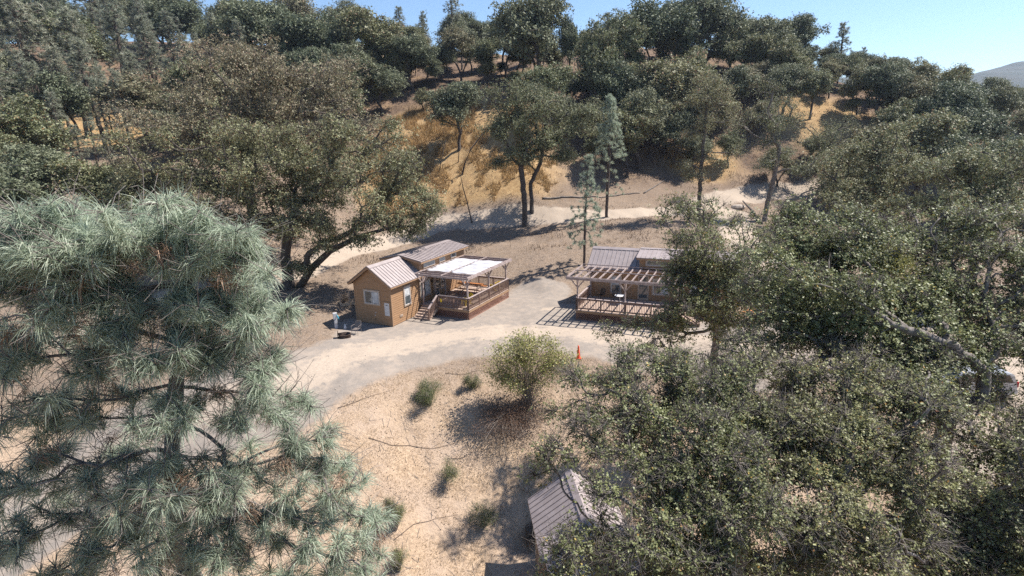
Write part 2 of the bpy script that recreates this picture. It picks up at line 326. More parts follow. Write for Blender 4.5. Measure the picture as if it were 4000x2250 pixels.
def ground_piece(name, sel, label, cat=None):
    f = F[sel]; u, inv = np.unique(f, return_inverse=True)
    o = np_mesh(name, V[u], inv.reshape(f.shape), GM, smooth=True)
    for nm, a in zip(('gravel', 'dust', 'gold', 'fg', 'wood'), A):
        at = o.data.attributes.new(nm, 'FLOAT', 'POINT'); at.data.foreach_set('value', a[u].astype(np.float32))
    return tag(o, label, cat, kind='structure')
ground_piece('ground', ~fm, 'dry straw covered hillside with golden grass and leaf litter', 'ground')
ground_piece('gravel_road', fm, 'pale dusty gravel road and grey gravel pads around the cabins', 'road')
# far hills
def hill(name, xs, ys, zf, m, label):
    X, Y_ = np.meshgrid(xs, ys); x, y = X.ravel(), Y_.ravel(); z = zf(x, y)
    n_, k_ = len(xs), len(ys); i = (np.arange(k_-1)[:, None]*n_ + np.arange(n_-1)[None]).ravel()
    return tag(np_mesh(name, np.c_[x, y, z], np.c_[i, i+1, i+n_+1, i+n_], m, smooth=True), label, 'hill', kind='structure')
hm = mat('chaparral', (.03,.042,.034), .95, col2=(.05,.052,.04), scale=.035, bump=1, bscale=.25)
hm2 = mat('wooded_hill', (.06,.08,.04), .95, col2=(.11,.09,.06), scale=.05, bump=1, bscale=.4)
def zf_far(x, y):
    c = 138 - np.abs(x - 1060) * .055 - 20 * np.exp(-((x - 800) / 60)**2)
    return c * np.exp(-((y - 1150) / 330)**2) + (fbm(x * .006, y * .006, 6) - .5) * 34 - 8
hill('distant_hill', np.arange(100, 2400, 8.), np.arange(560, 1700, 8.), zf_far, hm, 'blue hazy brush covered hill beyond the trees at far right')
# ---------------------------------------------------------------- vegetation generators
def norm(a): return a / np.maximum(np.linalg.norm(a, axis=-1, keepdims=True), 1e-9)
def skeleton(rng, trunk, targets, step=.5, crook=.18, bias=.35, rt=.012, power=2.3, sag=0):
    """trunk polyline then a path to every target, from the nearest existing node; returns pos, parent, radius"""
    pos = []; par = []; plen = []
    for i in range(len(trunk) - 1):
        p, q = np.array(trunk[i], float), np.array(trunk[i+1], float); n = max(1, int(np.linalg.norm(q - p) / step))
        for k in range(n):
            pos.append(p + (q - p) * k / n + (rng.normal(size=3) * crook * step * .25 if pos else 0)); par.append(len(pos) - 2)
    pos.append(np.array(trunk[-1], float)); par.append(len(pos) - 2)
    for i, p in enumerate(pos): plen.append(0 if i == 0 else plen[par[i]] + np.linalg.norm(p - pos[par[i]]))
    nt0 = len(pos); P = np.zeros((nt0 + len(targets) * 60, 3)); P[:nt0] = pos; n = nt0
    par = list(par); plen = np.r_[plen, np.zeros(len(P) - nt0)]; tips = []
    lo = nt0 // 3
    order = np.argsort(np.linalg.norm(targets - P[nt0 - 1], axis=1))
    for ti in order:
        t = targets[ti]; D = P[lo:n] - t; d = np.sqrt((D**2).sum(1)); cost = d + plen[lo:n] * bias + np.maximum(0, D[:, 2]) * .6
        j = lo + int(np.argmin(cost)); a = P[j]; L = np.linalg.norm(t - a); k = max(1, min(55, int(L / step)))
        dirp = norm(a - P[par[j]]) if par[j] >= 0 else np.array([0, 0, 1.])
        c = a + dirp * L * .35 + rng.normal(size=3) * L * .12 + np.array([0, 0, L * .1]); last = j; off = np.zeros(3)
        for q in range(1, k + 1):
            s = q / k; off = off * .7 + rng.normal(size=3) * crook * step * .5
            w = (1-s)**2 * a + 2*s*(1-s) * c + s*s * t + (off if q < k else 0); w[2] -= sag * math.sin(s * 3.14)
            P[n] = w; par.append(last); plen[n] = plen[last] + np.linalg.norm(w - P[last]); last = n; n += 1
        tips.append((last, ti))
    P = P[:n]; par = np.array(par); rad = np.zeros(n)
    for nd, _ in tips: rad[nd] += rt**power
    for i in range(n - 1, 0, -1):
        if rad[i] == 0: rad[i] = rt**power
        rad[par[i]] += rad[i] if True else 0
    # taper along undivided runs
    r = rad**(1 / power)
    return P, par, r, tips
def tubes(P, par, r, n=5, rmin=.004, flare=0):
    i = np.arange(1, len(P)); i = i[par[i] >= 0]; a = P[par[i]]; b = P[i]; ra = np.maximum(np.minimum(r[par[i]], r[i] * 1.35), rmin); rb = np.maximum(r[i], rmin)
    d = norm(b - a); a = a - d * ra[:, None] * .35; up = np.where(np.abs(d[:, 2:]) < .9, np.array([[0, 0, 1.]]), np.array([[1., 0, 0]]))
    u = norm(np.cross(d, up)); w = np.cross(d, u); t = np.arange(n) * 2 * math.pi / n
    ring = u[:, None] * np.cos(t)[None, :, None] + w[:, None] * np.sin(t)[None, :, None]
    Vv = np.concatenate([a[:, None] + ring * ra[:, None, None], b[:, None] + ring * rb[:, None, None]], 1)
    m = len(i); base = (np.arange(m) * 2 * n)[:, None, None]; k = np.arange(n); q = np.stack([k, (k+1) % n, (k+1) % n + n, k + n], 1)
    return Vv.reshape(-1, 3), (base + q[None]).reshape(-1, 4)
def leaf_quads(c, nrm, size, rng, asp=.55, along=None):
    """kite leaves at c with normal nrm"""
    m = len(c); r = rng.normal(size=(m, 3)); d = norm(r - nrm * (r * nrm).sum(1)[:, None]) if along is None else along
    s = norm(np.cross(nrm, d)); sz = (size * rng.uniform(.65, 1.3, m))[:, None]
    v = np.stack([c, c + d * sz * .55 + s * sz * asp * .5, c + d * sz - nrm * sz * .12, c + d * sz * .5 - s * sz * asp * .5], 1)
    return v.reshape(-1, 3), np.arange(m * 4).reshape(-1, 4)
def leaves_at(rng, centers, per, spread, size, asp=.6, flat=.7, up=.6, shell=0, bunch=0):
    if bunch:                                             # rosettes of leaves at twig ends
        m = max(1, per // bunch); c = np.repeat(centers, m, axis=0); sp = np.repeat(spread, m) if hasattr(spread, '__len__') else spread
        g = rng.normal(size=c.shape); c = c + g * np.array([1, 1, flat]) * (sp[:, None] if hasattr(sp, '__len__') else sp)
        ax = norm(norm(g) * .6 + np.array([0, 0, up]) + rng.normal(size=g.shape) * .5)
        c = np.repeat(c, bunch, 0); ax = np.repeat(ax, bunch, 0); q = rng.normal(size=c.shape); d = norm(norm(q - ax * (q * ax).sum(1)[:, None]) + ax * .45)
        nr = norm(ax - d * (ax * d).sum(1)[:, None] + rng.normal(size=c.shape) * .35); d = norm(d - nr * (d * nr).sum(1)[:, None])
        return leaf_quads(c + d * size * .15 + rng.normal(size=c.shape) * size * .35, nr, size, rng, asp, d)
    c = np.repeat(centers, per, axis=0); sp = np.repeat(spread, per) if hasattr(spread, '__len__') else spread
    g = rng.normal(size=c.shape)
    if shell: g = norm(g) * rng.uniform(shell, 1.15, (len(c), 1)) ** .6
    o = g * np.array([1, 1, flat]); c = c + o * (sp[:, None] if hasattr(sp, '__len__') else sp)
    nr = norm(rng.normal(size=c.shape) + np.array([0, 0, up]) + norm(g) * (.8 if shell else .2))
    return leaf_quads(c, nr, size, rng, asp)
def twigs(rng, P, par, tips, n, L, r=.006):
    """short bare twigs fanned out from each branch tip"""
    a = np.repeat(P[tips], n, axis=0); b0 = norm(P[tips] - P[par[tips]]); d = norm(np.repeat(b0, n, axis=0) * .8 + rng.normal(size=a.shape) * .75)
    l = rng.uniform(.4, 1.2, (len(a), 1)) * L; m = a + d * l * .5; d2 = norm(d + rng.normal(size=a.shape) * .45); e = m + d2 * l * .5
    k = len(a); PP = np.concatenate([a, m, e]); pr = np.r_[-np.ones(k, int), np.arange(k), np.arange(k) + k]
    return PP, pr, np.r_[np.full(k, r), np.full(k, r * .8), np.full(k, r * .4)]
def join(parts):
    Vs, Fs, o = [], [], 0
    for v, f in parts: Vs.append(v); Fs.append(f + o); o += len(v)
    return np.concatenate(Vs), np.concatenate(Fs)
def ell_targets(rng, ells, shell=.45, clump=5):
    """ells: (cx,cy,cz,rx,ry,rz,n)"""
    out = []
    for cx, cy, cz, rx, ry, rz, n in ells:
        n = int(n); m = max(2, n // clump) if n > 8 else n; g = norm(rng.normal(size=(m, 3))); g[:, 2] = np.where(g[:, 2] < -.35, -g[:, 2] * .6, g[:, 2])
        c = g * (rng.uniform(shell, 1.08, (m, 1)) ** .6)
        if m < n: k = rng.integers(0, m, n - m); c = np.concatenate([c, c[k] + rng.normal(size=(n - m, 3)) * np.array([.2, .2, .13])])
        out.append(np.array([cx, cy, cz]) + c * np.array([rx, ry, rz]))
    return np.concatenate(out)
def oak(name, seed, trunk, ells, leaf=.12, per=60, spread=.45, mat_l='oak', bark='bark', step=.5, rt=.014, origin=None, bare=0, twign=0, twigL=.6,
        label=None, cat='tree', group=None, asp=.6, crook=.25, sides=5, flat=.75, shell=0, sag=0, extra=None, up=.6, trunk_leaf=0, power=2.3, cname='crown', bunch=0, clump=5, twigr=.006, bias=.35):
    rng = np.random.default_rng(seed); O = np.array(origin if origin is not None else trunk[0], float)
    T = ell_targets(rng, ells, .45, clump) - O; tr = [np.array(t, float) - O for t in trunk]
    P, par, r, tips = skeleton(rng, tr, T, step, crook, bias=bias, rt=rt, sag=sag, power=power); r[:3] *= (1.35, 1.15, 1.05)
    root = empty(name, tuple(O), 0, label, cat, group)
    parts = [tubes(P, par, r, sides)]; tn = np.array([t[0] for t in tips])
    if twign: parts.append(tubes(*twigs(rng, P, par, tn, twign, twigL, twigr), 3, .003))
    v, f = join(parts); np_mesh('trunk', v, f, M[bark], root, smooth=True)
    keep = rng.random(len(T)) >= bare; cen = T[keep]; cen = np.concatenate([cen, P[par[par[tn[keep]]]][: int(len(cen) * .6)]])
    lv = [leaves_at(rng, cen, per, spread * rng.uniform(.7, 1.25, len(cen)), leaf, asp, flat, up, shell, bunch)]
    if trunk_leaf:
        k = rng.integers(3, len(P), trunk_leaf); lv.append(leaves_at(rng, P[k], 14, .3, leaf, asp, .8))
    v, f = join(lv); cr = np_mesh(cname, v, f, M[mat_l], root)
    if extra:
        for nm, e, mm in extra:
            c = np.array(e[:3]) - O; v, f = leaves_at(rng, c[None] + rng.normal(size=(14, 3)) * e[3] * .45, 60, e[3] * .3, .07, .4); np_mesh(nm, v, f, M[mm], root)
    return root
ED = 1.0
def E(px, py, Y, rpx, n, dy=1.0, sq=.8):
    """crown lobe: centre seen at px,py at distance Y, radius rpx picture pixels; real sphere in space"""
    x, y, z = aty(px, py, Y); r = rpx / FPX * Y * 1.02; return (x, y, z, r, r * dy, r * sq, max(3, round(n * ED)))
def inpoly(x, y, P):
    c = False
    for (x0, y0), (x1, y1) in zip(P, P[1:] + P[:1]):
        if (y0 > y) != (y1 > y) and x < (x1 - x0) * (y - y0) / (y1 - y0) + x0: c = not c
    return c
def fill(rng, poly, step, yf, r, n, holes=(), keep=1.0):
    out = []; xs = [p[0] for p in poly]; ys = [p[1] for p in poly]
    for py in np.arange(min(ys), max(ys), step * .87):
        for px in np.arange(min(xs), max(xs), step):
            x = px + rng.uniform(-.4, .4) * step; y = py + rng.uniform(-.4, .4) * step
            if not inpoly(x, y, poly) or rng.random() > keep: continue
            if any(((x-a)/c)**2 + ((y-b)/d)**2 < 1 for a, b, c, d in holes): continue
            out.append((x, y, E(x, y, yf(x, y) + rng.uniform(-1, 1) * (1.2 if y > 1200 else 2), r * rng.uniform(.7, 1.25), n)))
    return out
def needles_at(rng, c, ax, per, L, w, droop=.35, span=.2, cone=(.5, 1.25), seg2=True):
    """needle bouquets: c tuft tip (m,3), ax axis (m,3)"""
    m = len(c); C = np.repeat(c, per, 0); A_ = np.repeat(ax, per, 0); k = m * per
    r = rng.normal(size=(k, 3)); s = norm(r - A_ * (r * A_).sum(1)[:, None]); th = rng.uniform(*cone, (k, 1))
    d = A_ * np.cos(th) + s * np.sin(th); st = C - A_ * rng.uniform(0, 1, (k, 1)) * span; l = L * rng.uniform(.7, 1.15, (k, 1))
    mid = st + d * l * .5; d2 = norm(d + np.array([0, 0, -1.]) * droop * rng.uniform(.4, 1.6, (k, 1))); e = mid + d2 * l * .5
    sd = norm(np.cross(d, rng.normal(size=(k, 3)))) * w * .5
    if not seg2:
        return np.stack([st - sd, st + sd, e], 1).reshape(-1, 3), np.arange(k * 3).reshape(-1, 3)
    V_ = np.stack([st - sd * .7, st + sd * .7, mid + sd, mid - sd, e + sd * .25, e - sd * .25], 1).reshape(-1, 3)
    b = (np.arange(k) * 6)[:, None]; F_ = np.concatenate([b + [[0, 1, 2, 3]], b + [[3, 2, 4, 5]]]); return V_, F_
def pine(name, seed, O, trunk, T, per=14, L=.32, w=.03, rt=.012, mat_n='pine', label=None, group=None, step=.5, dead=0, twign=0, seg2=False, span=.25, sides=5, bark='bark_pine', cone=(.3, 1.4), droop=.35, power=2.3, back_n=1.0):
    rng = np.random.default_rng(seed); O = np.array(O, float); P, par, r, tips = skeleton(rng, [np.array(t) - O for t in trunk], T - O, step, .14, bias=.2, rt=rt, power=power)
    root = empty(name, tuple(O), 0, label, 'tree', group); parts = [tubes(P, par, r, sides)]; tn = np.array([t[0] for t in tips])
    if twign: parts.append(tubes(*twigs(rng, P, par, tn, twign, .5), 3, .003))
    v, f = join(parts); np_mesh('trunk', v, f, M[bark], root, smooth=True)
    c = P[tn]; ax = norm(norm(c - P[par[tn]]) * .6 + np.array([0, 0, .75]) + rng.normal(size=c.shape) * .25)
    back = P[par[tn]]; nb = int(len(c) * back_n); c2 = np.concatenate([c, (back + rng.normal(size=back.shape) * .06)[:nb]]); a2 = np.concatenate([ax, norm(ax + rng.normal(size=ax.shape) * .6)[:nb]])
    v, f = needles_at(rng, c2, a2, per, L, w, droop, span, cone, seg2); np_mesh('crown', v, f, M[mat_n], root)
    if dead:
        k = rng.random(len(c)) < dead; v, f = needles_at(rng, c[k] - ax[k] * .28, ax[k], max(8, per // 2), L * .85, w, 1.4, .22, (1.1, 2.2), seg2)
        np_mesh('dead_needles', v, f, M['dead_needles'], root)
    return root
def place(proto, x, y, s, rz, label, group, sz=None, name=None, z=None):
    r = proto.copy(); COL.objects.link(r); r.location = (x, y, (h(x, y) if z is None else z) - .15); r.rotation_euler = (0, 0, rz)
    r.scale = (s, s, sz or s); r['label'] = label; r['group'] = group
    for c in proto.children:
        d = c.copy(); COL.objects.link(d); d.parent = r
    return r
# ---------------------------------------------------------------- cabins and decks
def L3(a, b, z): return (a, -b, z)
def lbox(m, a0, a1, b0, b1, z0, z1): return m.box(a0, a1, -b0, -b1, z0, z1)
WD, LEN, EAVE, RIDGE = 3.55, 11.0, 3.40, 4.72     # body width, length, wall height, ridge height
SL = (RIDGE - 3.27) / (WD / 2 + .3)
def roof_z(b): return RIDGE - abs(b + WD / 2) * SL
def window(root, face, c, w, hh, zc, style='slider', trimw=.11, matf='frame'):
    """face: ('b', value, sign) plane of the wall; c centre along the wall"""
    ax, v, s = face
    def bx(m, u0, u1, z0, z1, d0, d1):
        if ax == 'b': return lbox(m, u0, u1, v + s*d0, v + s*d1, z0, z1)
        return lbox(m, v + s*d0, v + s*d1, u0, u1, z0, z1)
    f = MB(); t = trimw; x0, x1, z0, z1 = c - w/2, c + w/2, zc - hh/2, zc + hh/2
    bx(f, x0 - t, x1 + t, z1, z1 + t, .0, .055); bx(f, x0 - t, x1 + t, z0 - t, z0, .0, .06); bx(f, x0 - t, x0, z0, z1, .0, .05); bx(f, x1, x1 + t, z0, z1, .0, .05)
    wn = f.build('window', M[matf], root)
    s_ = MB(); k = .035
    bx(s_, x0, x1, z1 - k, z1, .0, .045); bx(s_, x0, x1, z0, z0 + k, .0, .045); bx(s_, x0, x0 + k, z0 + k, z1 - k, .0, .045); bx(s_, x1 - k, x1, z0 + k, z1 - k, .0, .045)
    if style == 'slider': bx(s_, c - k/2, c + k/2, z0 + k, z1 - k, .0, .043)
    if style == 'hung': bx(s_, x0 + k, x1 - k, zc - .02, zc + .02, .0, .043)
    s_.build('sash', M['white'], wn)
    g = MB(); bx(g, x0 + k, x1 - k, z0 + k, z1 - k, .0, .028); g.build('pane', M['glass'], wn)
    if style == 'slider':
        g = MB(); bx(g, c + .06, x1 - k - .03, z0 + k + .03, z1 - k - .03, .029, .031); g.build('blind', M['blind'], wn)
    if style == 'hung':
        g = MB(); bx(g, x0 + k + .02, x1 - k - .02, zc + .05, z1 - k - .02, .029, .031); g.build('blind', M['blind'], wn)
    return wn
def cabin(origin, yaw, z0, label, windows=True, mirror=False):
    root = empty('cabin', (origin[0], origin[1], z0), yaw, label, 'cabin', 'identical tan cabins')
    D0 = 3.95
    w = MB()                                                  # core
    poly = [(0, 0), (0, EAVE - .12), (-WD/2, RIDGE - .16), (-WD, EAVE - .12), (-WD, 0)]
    w.prism([L3(.02, b - .02 if b == 0 else (b + .02 if b == -WD else b), z) for b, z in poly], (D0 - .02, 0, 0))
    poly2 = [(-.02, 0), (-.02, 4.30), (-WD/2, 4.60), (-WD + .02, 4.30), (-WD + .02, 0)]
    w.prism([L3(D0 + .02, b, z) for b, z in poly2], (LEN - D0 - .04, 0, 0))
    bh, th = .17, .022                                        # lap boards, each a thin wedge
    def wedge(p0, p1, out, z, zt):
        # p0,p1 lower ends, out outward vector
        o = Vector(out); a = Vector((*p0, z)); b = Vector((*p1, z)); a2 = Vector((*p0, zt)); b2 = Vector((*p1, zt))
        w.add([a, b, b + o*th, a + o*th, a2, b2, b2 + o*.004, a2 + o*.004], [(0,3,2,1),(4,5,6,7),(3,7,6,2),(0,4,7,3),(1,2,6,5),(0,1,5,4)])
    z = .05
    while z < 4.6:
        zt = z + bh
        def span(z_):                                          # gable half width at height
            return WD/2 if z_ < EAVE - .15 else max(0, (RIDGE - .16 - z_) / (RIDGE - .04 - EAVE) * WD/2)
        hw_ = min(WD/2, span(zt))
        if hw_ > .08:
            wedge((0, WD/2 - hw_), (0, WD/2 + hw_), (-1, 0, 0), z, zt)
            if z < 3.3: wedge((LEN - .02, WD/2 - hw_), (LEN - .02, WD/2 + hw_), (1, 0, 0), z, zt)
        if z < 3.2:
            wedge((.0, 0), (LEN, 0), (0, -1, 0), z, zt); wedge((.0, WD), (LEN, WD), (0, 1, 0), z, zt)
        elif z > 3.35 and zt < 4.32:
            wedge((D0, 0), (LEN, 0), (0, -1, 0), z, zt); wedge((D0, WD), (LEN, WD), (0, 1, 0), z, zt)
            wedge((D0, 0.02), (D0, WD - .02), (-1, 0, 0), z, zt)
        z = zt
    w.build('wall', M['siding'], root)
    t = MB()                                                  # corner boards, fascia, rake boards
    for a in (-.035, LEN - .06):
        for b in (.035, -WD - .035): lbox(t, a, a + .1, b, b - math.copysign(.1, b + 1), 0, EAVE - .1)
    for b in (.033,): lbox(t, D0 - .03, D0 + .07, b, b - .1, EAVE + .02, 4.3)
    lbox(t, D0, LEN, .0, .04, 3.2, 3.33)
    for sg in (0, 1):
        e = .3 if sg == 0 else -WD - .3; y = WD/2 + .3
        t.beam(L3(-.33, -WD/2, RIDGE - .13), L3(-.33, e, RIDGE - .13 - y * SL), .045, .17)
        t.beam(L3(-.3, e * 1.0, RIDGE - .12 - y * SL), L3(D0 - .2, e, RIDGE - .12 - y * SL), .04, .15)
        t.beam(L3(D0 - .22, -WD/2, 4.66), L3(D0 - .22, e, 4.66 - y * .19), .045, .15)
        t.beam(L3(D0 - .2, e, 4.66 - y * .19), L3(LEN + .28, e, 4.66 - y * .19), .04, .15)
    t.build('trim', M['trim'], root)
    r = MB()
    def slab(a0, a1, rz, sl, e, th_=.05):
        for sg in (-1, 1):
            b1 = -WD/2 + sg * e
            r.prism([L3(a0, -WD/2, rz - th_), L3(a0, -WD/2, rz), L3(a0, b1, rz - e * sl), L3(a0, b1, rz - e * sl - th_)], (a1 - a0, 0, 0))
            n = int((a1 - a0) / .36)
            for i in range(n + 1):
                a = a0 + .03 + (a1 - a0 - .06) * i / n
                r.beam(L3(a, -WD/2 + sg * .2, rz - .2 * sl + .018), L3(a, b1, rz - e * sl + .018), .035, .045)
            r.prism([L3(a0 - .01, -WD/2, rz + .012), L3(a0 - .01, -WD/2, rz + .03), L3(a0 - .01, -WD/2 + sg*.27, rz - .27*sl + .06), L3(a0 - .01, -WD/2 + sg*.27, rz - .27*sl + .012)], (a1 - a0 + .02, 0, 0))
    slab(-.37, D0 + .03, RIDGE, SL, WD/2 + .33)
    slab(D0 - .26, LEN + .32, RIDGE + .07, .19, WD/2 + .34)
    rf = r.build('roof', M['roof'], root)
    for sg in (-1, 1):
        g = MB(); y = WD/2 + .35; b1 = -WD/2 + sg * y
        g.beam(L3(-.385, -WD/2, RIDGE - .02), L3(-.385, b1, RIDGE - .02 - y * SL), .03, .06)
        g.build('roof_edge', M['roof_dark'], rf)
        g = MB().beam(L3(D0 - .275, -WD/2, RIDGE + .05), L3(D0 - .275, b1, RIDGE + .05 - y * .19), .03, .06); g.build('roof_edge', M['roof_dark'], rf)
    sk = MB(); lbox(sk, .1, LEN - .1, -.1, -WD + .1, -.5, .05); sk.build('foundation', M['dsteel'], root)
    return root
def cabin1_details(root):
    A0, B0 = ('a', -.022, -1), ('b', .022, 1)
    window(root, A0, -1.82, 1.38, 1.0, 2.18, 'slider'); 
    p = MB(); lbox(p, -.07, -.02, -.72, -.08, .62, 1.95); pr = p.build('utility_panel', M['trim'], root)
    p = MB(); lbox(p, -.085, -.07, -.62, -.17, .86, 1.87); p.build('panel_door', M['white'], pr)
    p = MB(); lbox(p, -.092, -.085, -.5, -.3, 1.68, 1.73); p.build('handle', M['black'], pr)
    for b, z in ((-1.55, .95), (-1.62, .72), (-1.62, .42)):
        q = MB().lathe(L3(-.03, b, z), [(0, 0), (.05, 0), (.05, .05), (0, .05)], 10); q.build('outlet_cover', M['white'] if z > .5 else M['black'], root)
    window(root, B0, 2.0, .72, 1.42, 2.0, 'hung')
    v = MB(); lbox(v, .9, 1.26, .0, .06, .5, .68)
    for k in range(3): lbox(v, .93, 1.23, .06, .07, .53 + k*.05, .55 + k*.05)
    v.build('vent', M['frame'], root)
    window(root, B0, 4.5, 1.35, 1.25, 2.0, 'slider'); 
    d = MB(); lbox(d, 5.72, 6.62, .0, .05, .82, 2.85); dr = d.build('door', M['frame'], root)
    d = MB(); lbox(d, 5.84, 6.5, .05, .065, 1.0, 2.75); d.build('pane', M['glass'], dr)
    d = MB(); lbox(d, 6.5, 6.56, .05, .11, 1.75, 1.8); d.build('handle', M['black'], dr)
    window(root, B0, 7.2, .75, 1.3, 2.0, 'hung'); window(root, B0, 9.0, 1.0, .6, 2.5, 'slider')
    for c, w in ((5.27, 1.55), (7.25, .75), (9.1, .75)): window(root, B0, c, w, .36, 3.95, 'plain', .09)
    l = MB().lathe(L3(5.45, .1, 2.3), [(0, 0), (.06, 0), (.07, .1), (.05, .2), (0, .22)], 10); l.build('wall_lamp', M['black'], root)
def cabin2_details(root):
    B0 = ('b', .022, 1)
    window(root, B0, 2.05, .75, 1.35, 1.95, 'hung')
    d = MB(); lbox(d, 3.85, 4.75, .0, .05, .82, 2.85); dr = d.build('door', M['frame'], root)
    d = MB(); lbox(d, 3.97, 4.63, .05, .065, 1.0, 2.75); d.build('pane', M['glass'], dr)
    d = MB(); lbox(d, 4.63, 4.69, .05, .11, 1.75, 1.8); d.build('handle', M['black'], dr)
    window(root, B0, 5.7, 1.2, 1.2, 2.0, 'slider'); window(root, B0, 8.4, .75, 1.3, 2.0, 'hung')
    for c, w in ((5.27, 1.55), (7.25, .75), (9.1, .75)): window(root, B0, c, w, .36, 3.95, 'plain', .09)
def lattice_panel(m, p0, p1, z0, z1, off):
    """diagonal laths between two ground points"""
    p0 = Vector(p0); p1 = Vector(p1); L = (p1 - p0).length; d = (p1 - p0) / L; hgt = z1 - z0; n = Vector((d.y, -d.x, 0))
    for sg in (1, -1):
        s = -hgt
        while s < L:
            u0, u1, w0, w1 = s, s + hgt, 0, hgt
            if u0 < 0: w0 = -u0; u0 = 0
            if u1 > L: w1 = hgt - (u1 - L); u1 = L
            if w1 - w0 > .04:
                za, zb = (z0 + w0, z0 + w1) if sg > 0 else (z1 - w0, z1 - w1)
                a = p0 + d*u0 + n*(off + sg*.005); b = p0 + d*u1 + n*(off + sg*.005); a.z = za; b.z = zb
                m.beam(a, b, .009, .036, up=tuple(n.cross(b - a).normalized()))
            s += .18
def railing(root, p, q, zf, posts=True, name='railing', gap=.125, zq=None):
    """p,q local (a,b); floor height zf at p, zq at q"""
    m = MB(); P0 = Vector(L3(*p, zf)); Q0 = Vector(L3(*q, zf if zq is None else zq)); L = (Q0 - P0).length; up = Vector((0, 0, 1))
    m.beam(P0 + up*.12, Q0 + up*.12, .04, .09); m.beam(P0 + up*.86, Q0 + up*.86, .04, .09)
    n = int(L / gap)
    for i in range(1, n):
        c = P0.lerp(Q0, i / n); m.beam(c + up*.08, c + up*.86, .036, .036)
    k = max(1, round(L / 1.8))
    for i in range(k + 1):
        c = P0.lerp(Q0, i / k); m.beam(c - up*.12, c + up*.94, .09, .09)
    r = m.build(name, M['wood'], root)
    t = MB().beam(P0 + up*.955, Q0 + up*.955, .15, .04); t.build('top_rail', M['rafter'], r)
    return r
def deck(root_xy, yaw, a0, a1, b0, b1, label, stairs, rails, posts, perg, cloth=None, hd=.8, braces=True):
    root = empty('deck', (*root_xy, 0), yaw, label, 'deck', 'pergola covered wooden decks')
    m = MB(); b = b0 + .01; i = 0
    while b < b1 + .03:
        lbox(m, a0 - .05, a1 + .05, b, b + .133, hd - .035, hd); b += .14
    m.build('deck_floor', M['deck'], root)
    m = MB()
    lbox(m, a0, a1, b1 - .04, b1, hd - .24, hd - .036); lbox(m, a0, a0 + .04, b0, b1 - .04, hd - .24, hd - .036); lbox(m, a1 - .04, a1, b0, b1 - .04, hd - .24, hd - .036)
    for i in range(10): lbox(m, a0 + (a1-a0)*(i+.5)/10, a0 + (a1-a0)*(i+.5)/10 + .04, b0, b1 - .04, hd - .2, hd - .037)
    for a in np.linspace(a0 + .1, a1 - .1, 5):
        for b in (b0 + .15, b1 - .12): lbox(m, a - .05, a + .05, b - .05, b + .05, -.15, hd - .2)
    m.build('floor_frame', M['trim'], root)
    z1 = hd - .25
    for p, q in (((a0, b1), (a1, b1)), ((a0, b0), (a0, b1)), ((a1, b0), (a1, b1))):
        m = MB(); lattice_panel(m, L3(*p, 0), L3(*q, 0), .03, z1, -.02 if p[1] == b1 else 0)
        m.beam(L3(*p, .02), L3(*q, .02), .03, .05); m.build('lattice_skirt', M['lattice'], root)
    for p, q in rails: railing(root, p, q, hd)
    sa, sd_, sb0, sb1, n = stairs                       # start a, direction, b range, steps
    st = MB()
    for i in range(n):
        zz = hd - (i + 1) * hd / (n + .6); x0 = sa + sd_ * (.27 * i + .02); x1 = sa + sd_ * (.27 * i + .31)
        lbox(st, x0, x1, sb0, sb1, zz - .04, zz); lbox(st, x0, x0 + sd_*.02, sb0 + .03, sb1 - .03, zz, zz + .1)
    for b in (sb0 + .03, sb1 - .06): st.beam(L3(sa, b, hd - .25), L3(sa + sd_ * .27 * n, b, -.02), .04, .24)
    st.build('stairs', M['deck'], root)
    railing(root, (sa + sd_*.05, sb1), (sa + sd_ * .27 * n, sb1), hd, name='stair_railing', gap=.13, zq=.02)
    pa0, pa1, pb0, pb1, hp = perg
    for a, b in posts:
        m = MB(); lbox(m, a - .055, a + .055, b - .055, b + .055, hd - .3, hp - .2)
        if braces:
            for da in (-1, 1):
                if pa0 < a + da*.55 < pa1: m.beam(L3(a, b, hp - .95), L3(a + da*.6, b, hp - .25), .05, .09)
            db = -1 if b > (pb0 + pb1) / 2 else 1
            m.beam(L3(a, b, hp - .95), L3(a, b + db*.6, hp - .25), .05, .09)
            if b > (pb0 + pb1) / 2: m.beam(L3(a, b, hp - .85), L3(a, min(pb1 - .05, b + .35), hp - .25), .05, .07)
        m.build('pergola_post', M['rafter'], root)
    m = MB()
    bs = [pb0 + .06, (pb0 + pb1) / 2, pb1 - .06] if not cloth else [pb0 + .06, (pb0 + pb1) / 2, pb1 - .06]
    pbs = sorted({p[1] for p in posts})
    for b in pbs: lbox(m, pa0 + .05, pa1 - .05, b - .045, b + .045, hp - .33, hp - .161)
    for b in bs: lbox(m, pa0, pa1, b - .022, b + .022, hp - .012, hp + .06)
    lbox(m, pa0 - .045, pa0, pb0, pb1, hp - .16, hp); lbox(m, pa1, pa1 + .045, pb0, pb1, hp - .16, hp)
    lbox(m, pa0, pa1, pb1, pb1 + .04, hp - .17, hp + .02)
    m.build('pergola_beam', M['rafter'], root)
    n = int(round((pa1 - pa0) / .6)); 
    for i in range(1, n):
        m = MB(); a = pa0 + (pa1 - pa0) * i / n; lbox(m, a - .02, a + .02, pb0, pb1, hp - .155, hp - .015); m.build('rafter', M['rafter'], root)
